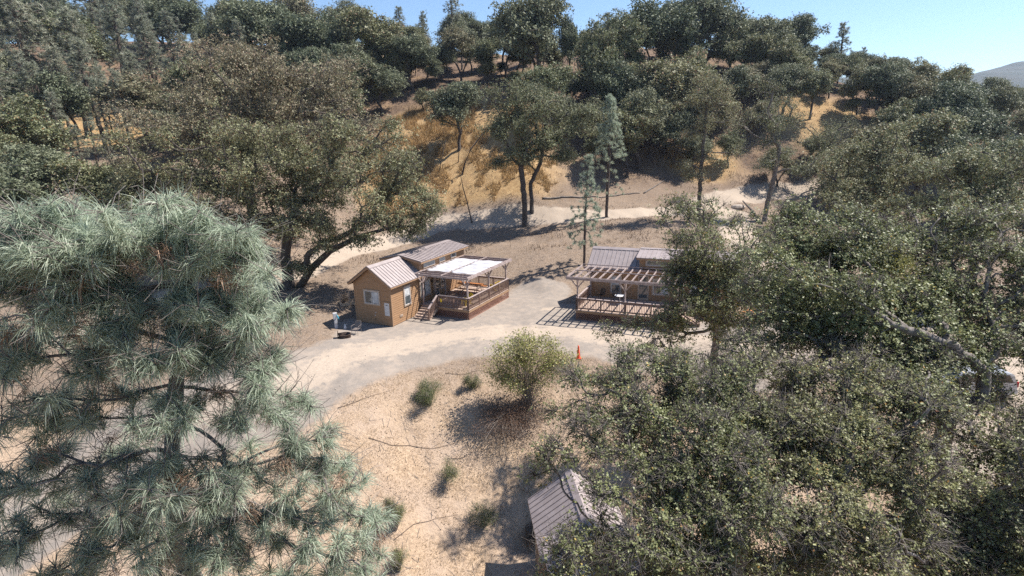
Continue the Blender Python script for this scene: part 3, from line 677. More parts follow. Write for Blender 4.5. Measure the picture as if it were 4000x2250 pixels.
    if cloth:
        ca0, ca1 = cloth
        for (c0, c1) in ((pb0 + .12, (pb0+pb1)/2 - .04), ((pb0+pb1)/2 + .04, pb1 - .12)):
            na, nb = 90, 12; u = np.linspace(ca0, ca1, na); v = np.linspace(c0, c1, nb); U, Vv = np.meshgrid(u, v)
            per = (pa1 - pa0) / n; ph = (U - pa0) / per
            zc = hp + .0 + .12 * np.abs(np.cos(math.pi * ph))**.6 - .08 + .02 * np.sin(Vv * 5 + U * 3) + .015 * np.sin(U * 17 + Vv * 2)
            edge = .05 * np.sin(U * 2.1 + c0); P_ = np.stack([U, -(Vv + edge * np.where(Vv > (c0+c1)/2, 1, -1)), zc], -1).reshape(-1, 3)
            q = (np.arange(nb-1)[:, None]*na + np.arange(na-1)[None]).ravel()
            o = np_mesh('shade_cloth', P_, np.c_[q, q+1, q+na+1, q+na], M['cloth'], root, smooth=True)
            o.modifiers.new('thick', 'SOLIDIFY').thickness = .006
    return root
c1 = cabin(C1, Y1, 0, 'tan gabled cabin with grey ribbed roof beside the white shaded deck'); cabin1_details(c1)
deck(C1, Y1, 3.71, 10.82, .07, 4.67, 'wooden deck with white shade cloth woven through its pergola',
     (3.68, -1, .25, 1.75, 5), [((3.71, 1.8), (3.71, 4.63)), ((3.71, 4.63), (10.78, 4.63)), ((10.78, 4.63), (10.78, .12))],
     [(3.82, .3), (5.6, .3), (7.1, .3), (10.6, .3), (3.86, 4.5), (7.4, 4.5), (10.6, 4.5)], (3.25, 10.98, 0.0, 4.93, 3.52), cloth=(4.7, 9.6))
o2 = Vector((C2[0], C2[1])); y2 = Y2
def w2(a, b): return (C2[0] + a*math.cos(Y2) + b*math.sin(Y2), C2[1] + a*math.sin(Y2) - b*math.cos(Y2))
def w1(a, b): return (C1[0] + a*math.cos(Y1) + b*math.sin(Y1), C1[1] + a*math.sin(Y1) - b*math.cos(Y1))
c2 = cabin(w2(.15, -4.3), Y2, 0, 'tan gabled cabin behind the bare pergola deck and half hidden by an oak'); cabin2_details(c2)
deck(C2, Y2, 0, 7.75, -4.22, 0, 'wooden deck with bare open pergola rafters in front of the right cabin',
     (7.8, 1, -2.6, -1.1, 5), [((.04, -4.1), (.04, -.04)), ((.04, -.04), (7.7, -.04)), ((7.7, -.04), (7.7, -1.1)), ((7.7, -2.7), (7.7, -4.1))],
     [(.1, -.12), (3.8, -.12), (7.6, -.12), (.1, -4.1), (7.6, -4.1)], (-.6, 8.0, -4.15, .627, 3.53))
c3 = cabin(C3, Y3, -6.45, 'lower cabin seen from above with its ribbed roof under oak branches', False)
c3['group'] = 'identical tan cabins'
# ---------------------------------------------------------------- furniture and small things
def picnic_table(x, y, z, rz, label):
    r = empty('picnic_table', (x, y, z), rz, label, 'picnic table', 'picnic tables')
    m = MB()
    for i in range(3): m.box(-1.2, 1.2, -.37 + i*.25, -.37 + i*.25 + .24, .72, .765)
    m.build('tabletop', M['orange'], r, bevel=.006)
    for s in (-1, 1):
        m = MB().box(-1.2, 1.2, s*.74 - .13, s*.74 + .13, .42, .46); m.build('bench', M['orange'], r, bevel=.006)
    for x0 in (-.85, .85):
        m = MB().tube([(x0, -.74, .41), (x0, -.74, .03), (x0, .74, .03), (x0, .74, .41)], .025, 8); m.tube([(x0, -.3, .71), (x0, -.45, .03)], .022, 8); m.tube([(x0, .3, .71), (x0, .45, .03)], .022, 8)
        m.tube([(x0, -.74, .4), (x0, .74, .4)], .02, 8); m.build('leg', M['black'], r)
    m = MB().tube([(-.85, 0, .4), (-.3, 0, .7)], .018, 6).tube([(.85, 0, .4), (.3, 0, .7)], .018, 6); m.build('brace', M['black'], r)
    return r
picnic_table(*w1(8.65, 1.95), .8, Y1 + R(90), 'orange picnic table with black steel legs on the shaded deck')
def metal_chair(x, y, z, rz, label, m_='black', group='black patio chairs'):
    r = empty('patio_chair', (x, y, z), rz, label, 'chair', group)
    m = MB(); n = 7
    for i in range(n): m.box(-.22 + i*.44/n, -.22 + (i+.75)*.44/n, -.22, .24, .42, .435)
    m.box(-.24, .24, .24, .26, .415, .44); m.box(-.24, .24, -.24, -.22, .415, .44); m.build('seat', M[m_], r)
    m = MB()
    for i in range(n): m.beam((-.2 + i*.4/(n-1), -.23, .45), (-.2 + i*.4/(n-1), -.36, .92), .035, .01)
    m.tube([(-.24, -.22, .43), (-.24, -.37, .86), (-.15, -.39, .95), (.15, -.39, .95), (.24, -.37, .86), (.24, -.22, .43)], .014, 6); m.build('backrest', M[m_], r)
    for s in (-1, 1):
        m = MB().tube([(s*.26, -.3, .68), (s*.29, 0, .68), (s*.29, .2, .66), (s*.27, .25, .6), (s*.25, .23, .42)], .014, 6); m.build('armrest', M[m_], r)
        m = MB().tube([(s*.24, .23, .42), (s*.26, .28, 0)], .014, 6); m.build('leg', M[m_], r)
        m = MB().tube([(s*.24, -.22, .42), (s*.26, -.32, 0)], .014, 6); m.build('leg', M[m_], r)
    return r
metal_chair(*w1(4.9, 1.0), .8, Y1 + R(200), 'black metal patio chair at the top of the steps beside the left cabin door', group=None)
metal_chair(*w2(1.15, -3.3), .8, Y2 + R(150), 'black patio chair against the siding left of the right cabin window')
metal_chair(*w2(2.4, -3.4), .8, Y2 + R(205), 'black patio chair in front of the right cabin window')
metal_chair(-11.6, 39.55, h(-11.6, 39.55), R(165), 'grey brown metal chair standing on gravel near the fire pit', 'chair', None)
t = empty('round_table', (*w2(2.9, -2.6), .8), 0, 'white round table on the open pergola deck', 'table')
MB().lathe((0, 0, 0), [(0, .70), (.40, .70), (.42, .715), (.40, .73), (0, .73)], 28).build('tabletop', M['white'], t)
MB().lathe((0, 0, 0), [(.26, 0), (.26, .03), (.04, .06), (.035, .7)], 16).build('pedestal', M['white'], t)
def lounge(x, y, rz, label):
    r = empty('lounge_chair', (x, y, .8), rz, label, 'chair', 'yellow chairs on the left deck')
    m = MB()
    for i in range(5): m.beam((-.24 + i*.12, .26, .36), (-.24 + i*.12, -.24, .28), .1, .02)
    m.build('seat', M['yellow'], r)
    m = MB()
    for i in range(5): m.beam((-.24 + i*.12, -.22, .25), (-.26 + i*.13, -.5, .92 - abs(i-2)*.04), .1, .02)
    m.build('backrest', M['yellow'], r)
    for s in (-1, 1):
        MB().box(s*.34 - .07, s*.34 + .07, -.38, .34, .53, .555).build('armrest', M['yellow'], r)
        MB().box(s*.32 - .02, s*.32 + .02, .24, .33, 0, .53).build('leg', M['yellow'], r)
        MB().beam((s*.3, .26, .34), (s*.3, -.5, .03), .03, .1).build('leg', M['yellow'], r)
    return r
lounge(*w1(5.0, 3.7), Y1 + R(60), 'yellow slatted chair behind the near deck corner post')
lounge(*w1(9.9, 3.75), Y1 + R(-20), 'yellow slatted chair at the far end of the left deck')
sg = empty('deck_sign', (*w1(3.66, 2.1), 1.2), Y1, 'small yellow sign hung on the deck railing beside the steps', 'sign')
MB().box(-.012, .0, -.08, .08, 0, .3).build('panel', M['yellow'], sg, bevel=.003); MB().box(-.014, -.012, -.012, .012, .3, .36).build('hanger', M['black'], sg)
px, py = -13.6, 41.14
r = empty('utility_pedestal', (px, py, h(px, py) - .03), R(25), 'white utility pedestal with teal side left of the tan gable', 'utility box')
MB().box(-.11, .11, -.11, .02, 0, .78).build('post', M['white'], r, bevel=.01); MB().box(.11, .17, -.09, .05, 0, .8).build('side_panel', M['blue'], r, bevel=.008)
MB().box(-.15, .15, -.16, .08, .78, 1.28).build('meter_box', M['white'], r, bevel=.015)
MB().lathe((0, 0, 0), [(0, 0), (.085, 0), (.085, .05), (.06, .07), (0, .07)], 18).build('meter', M['glass'], r)
r.children[-1].rotation_euler = (R(90), 0, 0); r.children[-1].location = (0, -.16, 1.08)
MB().box(-.1, .12, -.19, -.11, .48, .76).build('outlet_cover', M['white'], r, bevel=.01)
px, py = -12.85, 40.95
r = empty('water_spigot', (px, py, h(px, py) - .02), R(20), 'short white water spigot with black handle beside the pedestal', 'spigot')
MB().lathe((0, 0, 0), [(.1, 0), (.1, .1), (.085, .26), (.05, .33), (.035, .36), (.035, .46), (0, .47)], 14).build('body', M['white'], r, smooth=True)
MB().tube([(.03, 0, .4), (.13, 0, .41), (.15, 0, .36)], .016, 8).build('spout', M['white'], r)
MB().tube([(-.12, 0, .5), (.02, 0, .46), (.1, .03, .47)], .014, 6).build('handle', M['black'], r)
px, py = -12.15, 38.45
r = empty('fire_pit', (px, py, h(px, py) - .02), R(15), 'rusty steel fire ring with grill plate on the gravel', 'fire pit')
MB().lathe((0, 0, 0), [(.42, 0), (.42, .26), (.45, .27), (.45, .29), (.40, .29), (.39, .03)], 28).build('ring', M['dsteel'], r, smooth=True)
MB().lathe((0, 0, 0), [(0, .07), (.2, .08), (.39, .04)], 20).build('ash', M['soil'], r)
m = MB()
for i in range(9): m.tube([(-.42, -.2 + i*.05, .33), (.05, -.2 + i*.05, .33)], .008, 5)
m.tube([(-.42, -.22, .33), (-.42, .22, .33), (.05, .22, .33), (.05, -.22, .33), (-.42, -.22, .33)], .012, 6); m.build('grate', M['dsteel'], r)
MB().box(-.5, -.46, -.25, .25, .05, .5).box(-.46, -.2, -.26, -.24, .3, .48).build('grate_bracket', M['dsteel'], r)
px, py = 4.3, 34.9
r = empty('traffic_cone', (px, py, h(px, py) + .0), 0, 'tall slim orange traffic cone at the edge of the gravel road', 'traffic cone')
MB().lathe((0, 0, 0), [(.13, .03), (.125, .06), (.05, .82), (.045, .86), (.02, .87), (.02, .9), (0, .9)], 20).build('body', M['cone'], r, smooth=True)
MB().box(-.17, .17, -.17, .17, -.02, .035).build('base', M['cone'], r, bevel=.01)
for k, (px, py, hh, lb) in enumerate(((-13.9, 46.2, 1.5, 'taller thin wooden stake near the cabin back wall'), (-14.6, 46.0, 1.35, 'thin wooden stake farthest from the left cabin gable'))):
    z = h(px, py); r = empty('garden_stake', (px, py, z), 0, lb, 'stake', 'thin garden stakes')
    MB().tube([(0, 0, -.2), (.02, 0, hh)], [.03, .025], 6).build('pole', M['stake'], r); MB().tube([(-.03, 0, hh*.6), (.06, .01, hh*.62)], .012, 5).build('wire_tie', M['hose'], r)
px, py, z = hit(1362, 1192)
r = empty('planter_box', (px, py, z), R(30), 'low raw wood planter frame behind the left cabin corner', 'planter')
MB().box(-.7, .7, -.5, -.46, -.05, .25).box(-.7, .7, .46, .5, -.05, .25).box(-.7, -.66, -.46, .46, -.05, .25).box(.66, .7, -.46, .46, -.05, .25).build('frame', M['pbox'], r)
MB().box(-.66, .66, -.46, .46, -.05, .12).build('soil', M['soil'], r)
px, py, z = hit(2057, 1925)
r = empty('wooden_stump_post', (px, py, z), 0, 'short weathered grey post on the slope left of the lower roof', 'post')
MB().tube([(0, 0, -.2), (.03, 0, .3), (.0, 0, .62)], [.09, .08, .07], 9).build('post', M['twig'], r); MB().tube([(0, 0, .6), (-.05, .02, .72)], [.03, .01], 6).build('splinter', M['twig'], r)
picnic_table(*atz(2960, 1245, .0)[:2], h(*atz(2960, 1245, 0)[:2]), R(35), 'sunlit orange picnic table on gravel right of the right cabin')
def limb(name, pts, r0, m, label, cat, parts=None, group=None):
    """a bent stick or hose lying on or standing in the ground, points in world space"""
    O = Vector(pts[0]); root = tag(MB().tube([Vector(p) - O for p in pts], [r0 * (1 - .6*i/(len(pts)-1)) for i in range(len(pts))], 7).build(name, M[m], None, smooth=True), label, cat, group)
    root.location = O; return root
def onground(l, up=.04, sub=5):
    P = [hit(*q) for q in l]; out = []
    for a, b in zip(P[:-1], P[1:]):
        for k in range(sub):
            x = a[0] + (b[0]-a[0])*k/sub; y = a[1] + (b[1]-a[1])*k/sub; out.append((x, y, h(x, y) + up))
    out.append((P[-1][0], P[-1][1], P[-1][2] + up)); return out
for pts, lb in (([(1440,1720),(1530,1745),(1600,1752),(1690,1755),(1780,1745),(1850,1715),(1880,1695)], 'long dark drip hose curving below the two upper shrubs'),
                ([(1320,1600),(1390,1575),(1440,1560),(1540,1540)], 'dark drip hose running toward the pine right edge'),
                ([(1740,1465),(1800,1470),(1860,1462),(1925,1468)], 'short dark drip hose left of the tall leafy bush'),
                ([(1750,1800),(1800,1795),(1850,1780)], 'short drip hose above the pale olive shrub'),
                ([(1540,2130),(1620,2070),(1700,2035),(1790,2025)], 'thin drip hose running up to the lowest shrub')):
    limb('drip_hose', onground(pts), .016, 'hose', lb, 'hose', group='drip hoses on the dry slope')
limb('fallen_branch', onground([(2120,783),(2170,785),(2230,778),(2265,776),(2330,772),(2420,768),(2500,757)], .08), .14, 'bark_grey', 'long dark fallen branch lying above the upper road', 'branch')
limb('fallen_branch', onground([(2515,758),(2560,730),(2610,693)], .1), .1, 'bark_grey', 'pale dead branch lying on the bank right of the young pines', 'branch')
a, b = hit(2975, 878), hit(2900, 806)
limb('fallen_log', [(a[0], a[1], a[2] + .1), ((a[0]+b[0])/2, (a[1]+b[1])/2, (a[2]+b[2])/2 + .5), (b[0], b[1], b[2] + .6)], .22, 'bark', 'dark log leaning against the leaning oak base', 'log')
px, py, z = hit(2882, 815); bo = MB().lathe((0, 0, 0), [(.0, -.2), (.75, -.2), (.9, .15), (.7, .45), (.3, .58), (0, .6)], 9).build('boulder', M['rock'], None); bo.location = (px, py, z); bo.scale = (1.2, .8, .8)
tag(bo, 'pale boulder at the edge of the upper road', 'boulder')
# parked car, mostly behind the right oaks
def car(x, y, rz, label):
    r = empty('parked_car', (x, y, h(x, y) + .02), rz, label, 'car')
    prof = [(-2.25,.35),(-2.3,.8),(-2.22,1.0),(-1.3,1.08),(-.75,1.6),(-.5,1.68),(1.7,1.68),(1.98,1.6),(2.2,1.05),(2.28,.9),(2.28,.4),(1.95,.3),(-2.0,.3)]
    m = MB().prism([(a, -.88, z) for a, z in prof], (0, 1.76, 0)); m.build('body', M['car'], r, bevel=.05, smooth=False)
    m = MB()
    for s in (-1, 1): m.prism([(a, s*.885, z) for a, z in ((-1.15,1.1),(-.68,1.55),(.35,1.58),(.35,1.1))], (0, s*.01, 0)); m.prism([(a, s*.885, z) for a, z in ((.42,1.1),(.42,1.58),(1.7,1.58),(2.0,1.12))], (0, s*.01, 0))
    m.prism([(2.02, -.72, 1.56), (2.21, -.78, 1.1), (2.21, .78, 1.1), (2.02, .72, 1.56)], (.012, 0, .004)); m.prism([(-1.29, -.75, 1.1), (-.79, -.7, 1.57), (-.79, .7, 1.57), (-1.29, .75, 1.1)], (-.012, 0, .01))
    m.build('window', M['carglass'], r)
    for a in (-1.42, 1.42):
        for s in (-1, 1):
            w = MB().lathe((0, 0, 0), [(.2, -.1), (.34, -.11), (.36, -.06), (.36, .06), (.34, .11), (.2, .1)], 24).build('wheel', M['tyre'], r, smooth=True); w.location = (a, s*.82, .36); w.rotation_euler = (R(90), 0, 0)
            rm = MB().lathe((0, 0, 0), [(0, .0), (.05, .03), (.06, .0)], 12)
            for k in range(5): t = k*2*math.pi/5; rm.beam((.04*math.cos(t), .04*math.sin(t), 0), (.23*math.cos(t), .23*math.sin(t), 0), .06, .04)
            rm.lathe((0, 0, 0), [(.21, -.05), (.25, -.05), (.25, .05), (.21, .05), (.21, -.05)], 24); q = rm.build('rim', M['rim'], w); q.location = (0, 0, -s*.09)
    for s in (-1, 1): MB().box(2.24, 2.32, s*.84 - .1*(s > 0), s*.84 + .1*(s < 0), .82, 1.15).build('tail_light', M['red'], r, bevel=.01)
    MB().box(2.2, 2.36, -.84, .84, .38, .62).build('bumper', M['car'], r, bevel=.03)
    return r
cx_, cy_, cz_ = hit(3880, 1590); car(cx_ - .9, cy_ + 1.2, R(-8), 'silver car with red tail light parked behind the right oaks')
q = hit(3628, 1432); bt = empty('storage_tote', (q[0], q[1], q[2]), R(20), 'small blue tote on the ground glimpsed between oak branches', 'tote')
MB().box(-.3, .3, -.2, .2, 0, .32).build('body', M['cooler'], bt, bevel=.03); MB().box(-.32, .32, -.22, .22, .32, .37).build('lid', M['cooler'], bt, bevel=.015)
# ---------------------------------------------------------------- trees
def gz(px, py, Y): x = aty(px, py, Y)[0]; return (x, Y, h(x, Y))
PARK = (0, -400, -60)
def puffs(rng, c, rad, n, pr, k):
    out = []
    for i in range(n):
        g = norm(rng.normal(size=3)); g[2] = abs(g[2]) if g[2] < -.2 else g[2]; s = rng.uniform(.55, .95); p = np.array(c) + g * np.array(rad) * s; r = rng.uniform(.8, 1.25) * pr
        out.append((*p, r, r, r * .95, k))
    return out
def proto_oak(i, seed, c, rad, n, pr, mat_l='oak', leaf=.27, per=84, tl=2.6):
    c = (c[0], c[1], c[2] - .9); rad = (rad[0], rad[1], rad[2] * 1.42); n = int(n * 1.35)
    rng = np.random.default_rng(seed); lean = rng.normal(size=2) * .5
    return oak('oak_tree', seed, [(0, 0, -.6), (lean[0]*.3, lean[1]*.3, tl*.6), (lean[0], lean[1], tl)], puffs(rng, c, rad, n, pr, 7), leaf=leaf, per=per, spread=pr * .3, mat_l=mat_l, origin=(0, 0, 0),
               step=.8, rt=.028, crook=.3, sides=4, asp=.7, twign=6, twigL=1.2, bunch=4)
PO = [proto_oak(0, 11, (0, 0, 7.6), (4.3, 4.3, 3.4), 22, 1.7, 'oak_dark'), proto_oak(1, 12, (0, 0, 7.8), (3.6, 4.2, 3.6), 18, 1.6, 'oak'),
      proto_oak(2, 13, (.4, 0, 7.2), (4.9, 4.4, 3.0), 22, 1.6, 'oak_dark'), proto_oak(3, 14, (0, .3, 7.5), (3.3, 3.3, 3.8), 14, 1.5, 'oak'),
      proto_oak(4, 15, (0, 0, 7.3), (4.2, 4.0, 3.2), 15, 1.5, 'oak_dry', per=60), proto_oak(5, 16, (-.3, 0, 8.0), (3.2, 3.0, 3.2), 12, 1.5, 'oak_dark', per=75, tl=3.5)]
def proto_pine(seed, hgt, wid, n, fork, mat_n='pine', lo=.3, per=19, L=.42, w=.05):
    rng = np.random.default_rng(seed); b = rng.normal(size=2) * .5
    tr = [(0, 0, -.6), (b[0]*.4, b[1]*.4, hgt*.3), (b[0], b[1], hgt*.65), (b[0]*1.3, b[1], hgt*.97)]
    z = rng.uniform(lo, 1, n)**.85 * hgt; t = rng.uniform(0, 6.28, n); rr = wid * (1.08 - z / hgt)**.55 * rng.uniform(.25, 1, n)**.7
    T = np.c_[np.cos(t)*rr + b[0]*z/hgt, np.sin(t)*rr + b[1]*z/hgt, z]
    if fork: k = rng.random(n) < .45; T[k, 0] += (z[k] / hgt - .3) * fork
    return pine('pine_tree', seed, (0, 0, 0), tr, T, per=per, L=L, w=w, rt=.022, mat_n=mat_n, step=.6, sides=4, span=.35, cone=(.2, 1.7))
PP = [proto_pine(21, 15, 3.1, 230, 0), proto_pine(22, 16, 3.4, 250, 2.6), proto_pine(23, 13, 2.3, 130, 0)]
PPH, POH = [15, 16, 13], [12.6, 13.0, 11.8, 13.4, 12.0, 12.9]; POW = [11.0, 9.6, 12, 8.6, 10.4, 8.4]; PPW = [6.4, 7.4, 4.8]
for p in PO + PP: p.location = PARK                     # moved onto their first place below
_first = set()
rs = random.Random(5)
def T(kind, px, pytop, Y, wpx, label, group=None, rz=None):
    """a tree whose top is seen at px,pytop when it stands Y metres out; wpx its width"""
    pine_ = kind >= 10; k = kind - 10 if pine_ else kind; p = (PP if pine_ else PO)[k]
    x, _, zt = aty(px, pytop, Y); z0 = h(x, Y); H_ = max(3.0, zt - z0); sz = H_ / (PPH if pine_ else POH)[k]
    s = wpx / FPX * math.hypot(x, Y) / (PPW if pine_ else POW)[k]; s = min(s, sz / .8)
    g = group or ('pines on the hillside' if pine_ else 'oaks on the hillside'); rz = rs.uniform(0, 6.28) if rz is None else rz
    if p.name not in _first:
        _first.add(p.name); p.location = (x, Y, z0 - .15); p.scale = (s, s, sz); p.rotation_euler = (0, 0, rz); p['label'] = label; p['group'] = g; return p
    return place(p, x, Y, s, rz, label, g, sz, z=z0)
ORD = 'first second third fourth fifth sixth seventh eighth ninth tenth eleventh twelfth thirteenth fourteenth fifteenth sixteenth seventeenth'.split()
def TL(lst, nm, where, group):
    ks = {}
    for t in sorted(lst, key=lambda t: t[0]): ks.setdefault(nm(t[4]), []).append(t)
    for n_, l in ks.items():
        for i, (px, py, Y, w, k) in enumerate(l): T(k, px, py, Y, w, n_ + ((', ' + ORD[i] + ' from the left of its kind,') if len(l) > 1 else '') + ' ' + where, group)
OKN = ['dark oak', 'olive oak', 'broad oak', 'upright oak', 'sparse brownish oak', 'slim oak']
# skyline and hillside trees that can be told apart
T(0, 2080, -60, 104, 330, 'dark broad oak on the skyline above the twin trunk oak at picture centre')
T(5, 2215, 30, 106, 120, 'narrow leaning oak crown against the sky right of the big dark skyline oak')
T(1, 2130, 235, 92, 360, 'mid green oak between the dark skyline oak and the twin trunk oak below')
T(3, 2335, 25, 99, 170, 'tall thin trunked oak alone against the blue sky gap at centre right')
T(3, 2430, 10, 103, 190, 'tall oak just left of the broad ridge oaks at centre right')
T(0, 2560, -20, 108, 330, 'large round oak at the left end of the ridge top oaks'); T(2, 2740, -60, 112, 330, 'tallest ridge oak with crown cut by the picture top')
T(2, 2960, 30, 112, 330, 'wide domed ridge oak with open leaning limbs against the pale sky'); T(1, 2620, 210, 96, 330, 'olive oak below the ridge top oaks')
T(4, 2900, 240, 100, 330, 'thin brownish oak on the slope under the domed ridge oak'); T(4, 2760, 330, 92, 220, 'small thin oak on the brown bank left of the leaning oak')
T(12, 3300, 80, 118, 120, 'spindly leaning pine standing out against the pale sky'); T(12, 3380, 180, 120, 190, 'short airy pine with a dark tuft at its tip against the pale sky')
T(0, 2510, 330, 88, 200, 'dark oak on the shaded bank right of the pale young pine'); T(0, 2640, 420, 90, 180, 'squat dark oak on the shaded bank beyond the upper road')
T(0, 1780, 300, 88, 230, 'small dense dark oak leaning over the golden grass'); T(2, 1200, 25, 116, 420, 'broad green oak at upper left below the hill crest')
T(1, 1420, 20, 112, 400, 'tall green oak in the row left of the skyline pines'); T(0, 1600, 130, 110, 300, 'round green oak under the pair of skyline pines')
T(3, 1650, 330, 100, 180, 'small oak right above the golden clearing edge'); T(0, 1000, -20, 122, 380, 'dark oak at the top edge left of centre')
T(11, 1760, -30, 142, 230, 'tallest bushy skyline pine left of the centre sky gap'); T(10, 1640, 60, 150, 130, 'small skyline pine left of the tallest bushy pine')
T(10, 1560, 20, 140, 170, 'slender skyline pine beside the dark green oaks'); T(10, 1872, 120, 150, 130, 'little round pine in the gap left of the dark skyline oak')
for px_, py_, Y_, w_, lb_ in ((1500,190,113,280,'tan ridge behind the two tall green oaks'),(1720,170,117,280,'gully head under the bushy skyline pine'),(1900,230,112,260,'gully head left of the dark skyline oak'),(2010,270,108,200,'gully right edge left of the mid green oak'),(1350,230,108,260,'slope above the wide pale oak'),(2420,230,100,230,'bank behind the pale young pine tip'),(2300,260,103,200,'bank under the alone standing trunk')):
    T(rs.choice([0, 1, 2, 5]), px_, py_, Y_, w_, 'bushy oak on the ' + lb_)
T(5, 3140, 40, 116, 190, 'ragged open oak alone against the sky right of the ridge', rz=1)
TL(((3200,520,88,260,2),(3330,420,97,330,1),(3480,330,104,300,0),(3650,300,112,330,2),(3740,255,116,220,1),(3950,350,95,330,0),(3450,460,80,300,4),
                                       (3620,420,76,300,1),(3780,400,80,330,0),(3560,250,125,220,3),(3060,300,105,300,0),(3180,330,110,260,1),(2980,380,94,240,4),(3920,480,66,330,2),(3300,560,76,240,4),(3050,560,84,200,4)), lambda k: OKN[k], 'in the right hillside woodland', 'oaks of the right hillside woodland')
TL(((60,-40,92,330,11),(230,20,96,300,10),(330,150,90,260,10),(440,-20,108,260,12),(560,60,112,260,10),(120,230,84,280,10),(380,300,84,200,12),(650,40,120,280,11),
                                       (200,350,80,200,12),(300,-60,118,300,11),(-60,180,78,330,11),(520,200,98,260,10),(700,130,105,260,12),(150,-70,125,280,10),(290,480,74,110,12),(340,450,76,110,12),(410,520,75,100,12)), lambda k: ['tall grey pine', 'forked grey pine', 'thin grey pine'][k-10], 'in the upper left pine stand', 'grey pines of the upper left stand')
TL(((530,260,88,300,4),(760,220,96,300,1),(900,150,105,300,4),(620,420,80,280,0),(700,330,90,260,2),(60,330,70,260,3),(-80,500,64,330,1),(450,610,66,240,4),(640,640,62,280,1),
                                       (110,540,58,330,0),(300,600,56,300,1),(520,640,56,260,4),(-100,600,52,330,2),(30,660,50,260,5),(420,690,52,220,3),(840,60,128,320,2),(700,0,135,300,0),(1100,110,122,300,0),(1320,190,105,300,4),(1480,240,100,260,0),
                                       (1900,200,128,260,4),(1960,240,120,240,0),(1830,230,135,220,2),(2010,330,100,160,4),(1740,200,125,240,1),(1560,190,118,260,4),(2250,300,104,220,2),(2330,300,112,220,0)), lambda k: OKN[k], 'in the left hillside woodland', 'oaks of the left hillside woodland')
rg = np.random.default_rng(77); cnt = 0; spots = []      # the woodland behind, to fill the hills
while cnt < 150:
    px = rg.uniform(-900, 4700); Y = rg.uniform(112, 250); x, _, _ = aty(px, 300, Y); z = h(x, Y)
    if any((x-a)**2 + (Y-b)**2 < 26 for a, b in spots): continue
    if 1650 < px < 2300 and Y < 128: continue
    if px > 2950 and Y < 125: continue
    spots.append((x, Y)); cnt += 1; k = int(rg.choice([0, 1, 2, 3, 4, 10, 11, 0, 2]));
    tall = rg.uniform(2.5, 3.5) if px > 3600 else rg.uniform(4, 6) if px > 2900 else rg.uniform(6, 10) if px > 1500 else rg.uniform(11, 15)
    side = 'left' if px < 2000 else 'right'; pn = k >= 10; s = tall / (15 if pn else 12)
    place((PP if pn else PO)[k - 10 if pn else k], x, Y, s * rg.uniform(.95, 1.3) * (1.1 if not pn else .9), rg.uniform(0, 6.28), ('distant grey pine' if pn else 'distant ' + OKN[k]) + ' on the %s hill crest woodland' % side,
          ('distant pines' if pn else 'distant oaks') + ' on the %s crest' % side, s)
rg = np.random.default_rng(91); cnt = 0
while cnt < 95:
    px = rg.uniform(-500, 4300); Y = rg.uniform(84, 128); x, _, _ = aty(px, 350, Y)
    if any((x-a)**2 + (Y-b)**2 < 18 for a, b in spots): continue
    if 1450 < px < 2340 and Y < 112 or 2930 < px < 3420 and Y < 104 or float(seg_d(np.array([x]), np.array([Y]), upper)[0]) < 6: continue
    spots.append((x, Y)); cnt += 1; k = int(rg.choice([0, 1, 3, 4, 5, 3, 5])) if px > 900 or rg.random() < .5 else int(rg.choice([10, 11, 12])); s = rg.uniform(8, 12.5) / 12 * (.62 if px > 3100 else 1); pn = k >= 10
    place((PP if pn else PO)[k - 10 if pn else k], x, Y, s * (1.05 if not pn else 1.0), rg.uniform(0, 6.28), ('small grey pine' if pn else 'small ' + OKN[k]) + ' filling the %s hillside woodland' % ('left' if px < 2000 else 'right'), 'small trees filling the hillside', s)
for n_, (a_, b_, y0, y1, s0, s1) in ((48, (2950, 4350, 92, 135, .42, .62)), (34, (3420, 4350, 84, 108, .62, .85)), (26, (950, 2350, 110, 138, .4, .6)), (14, (2950, 3300, 100, 118, .4, .55)), (16, (2300, 2900, 84, 100, .4, .6))):
    for _ in range(n_):
        px = rg.uniform(a_, b_); Y = rg.uniform(y0, y1); x, _z, _ = aty(px, 350, Y)
        if any((x-a)**2 + (Y-b)**2 < 9 for a, b in spots) or float(seg_d(np.array([x]), np.array([Y]), upper)[0]) < 5: continue
        spots.append((x, Y)); k = int(rg.choice([0, 1, 3, 4, 5, 3])); s = rg.uniform(s0, s1) * 1.1 * (.62 if px > 3650 and Y > 92 else 1)
        place(PO[k], x, Y, s * 1.05, rg.uniform(0, 6.28), 'low bushy ' + OKN[k] + ' ' + ('under the left crest' if px < 2000 else 'under the right crest'), 'low bushy oaks under the crest', s)
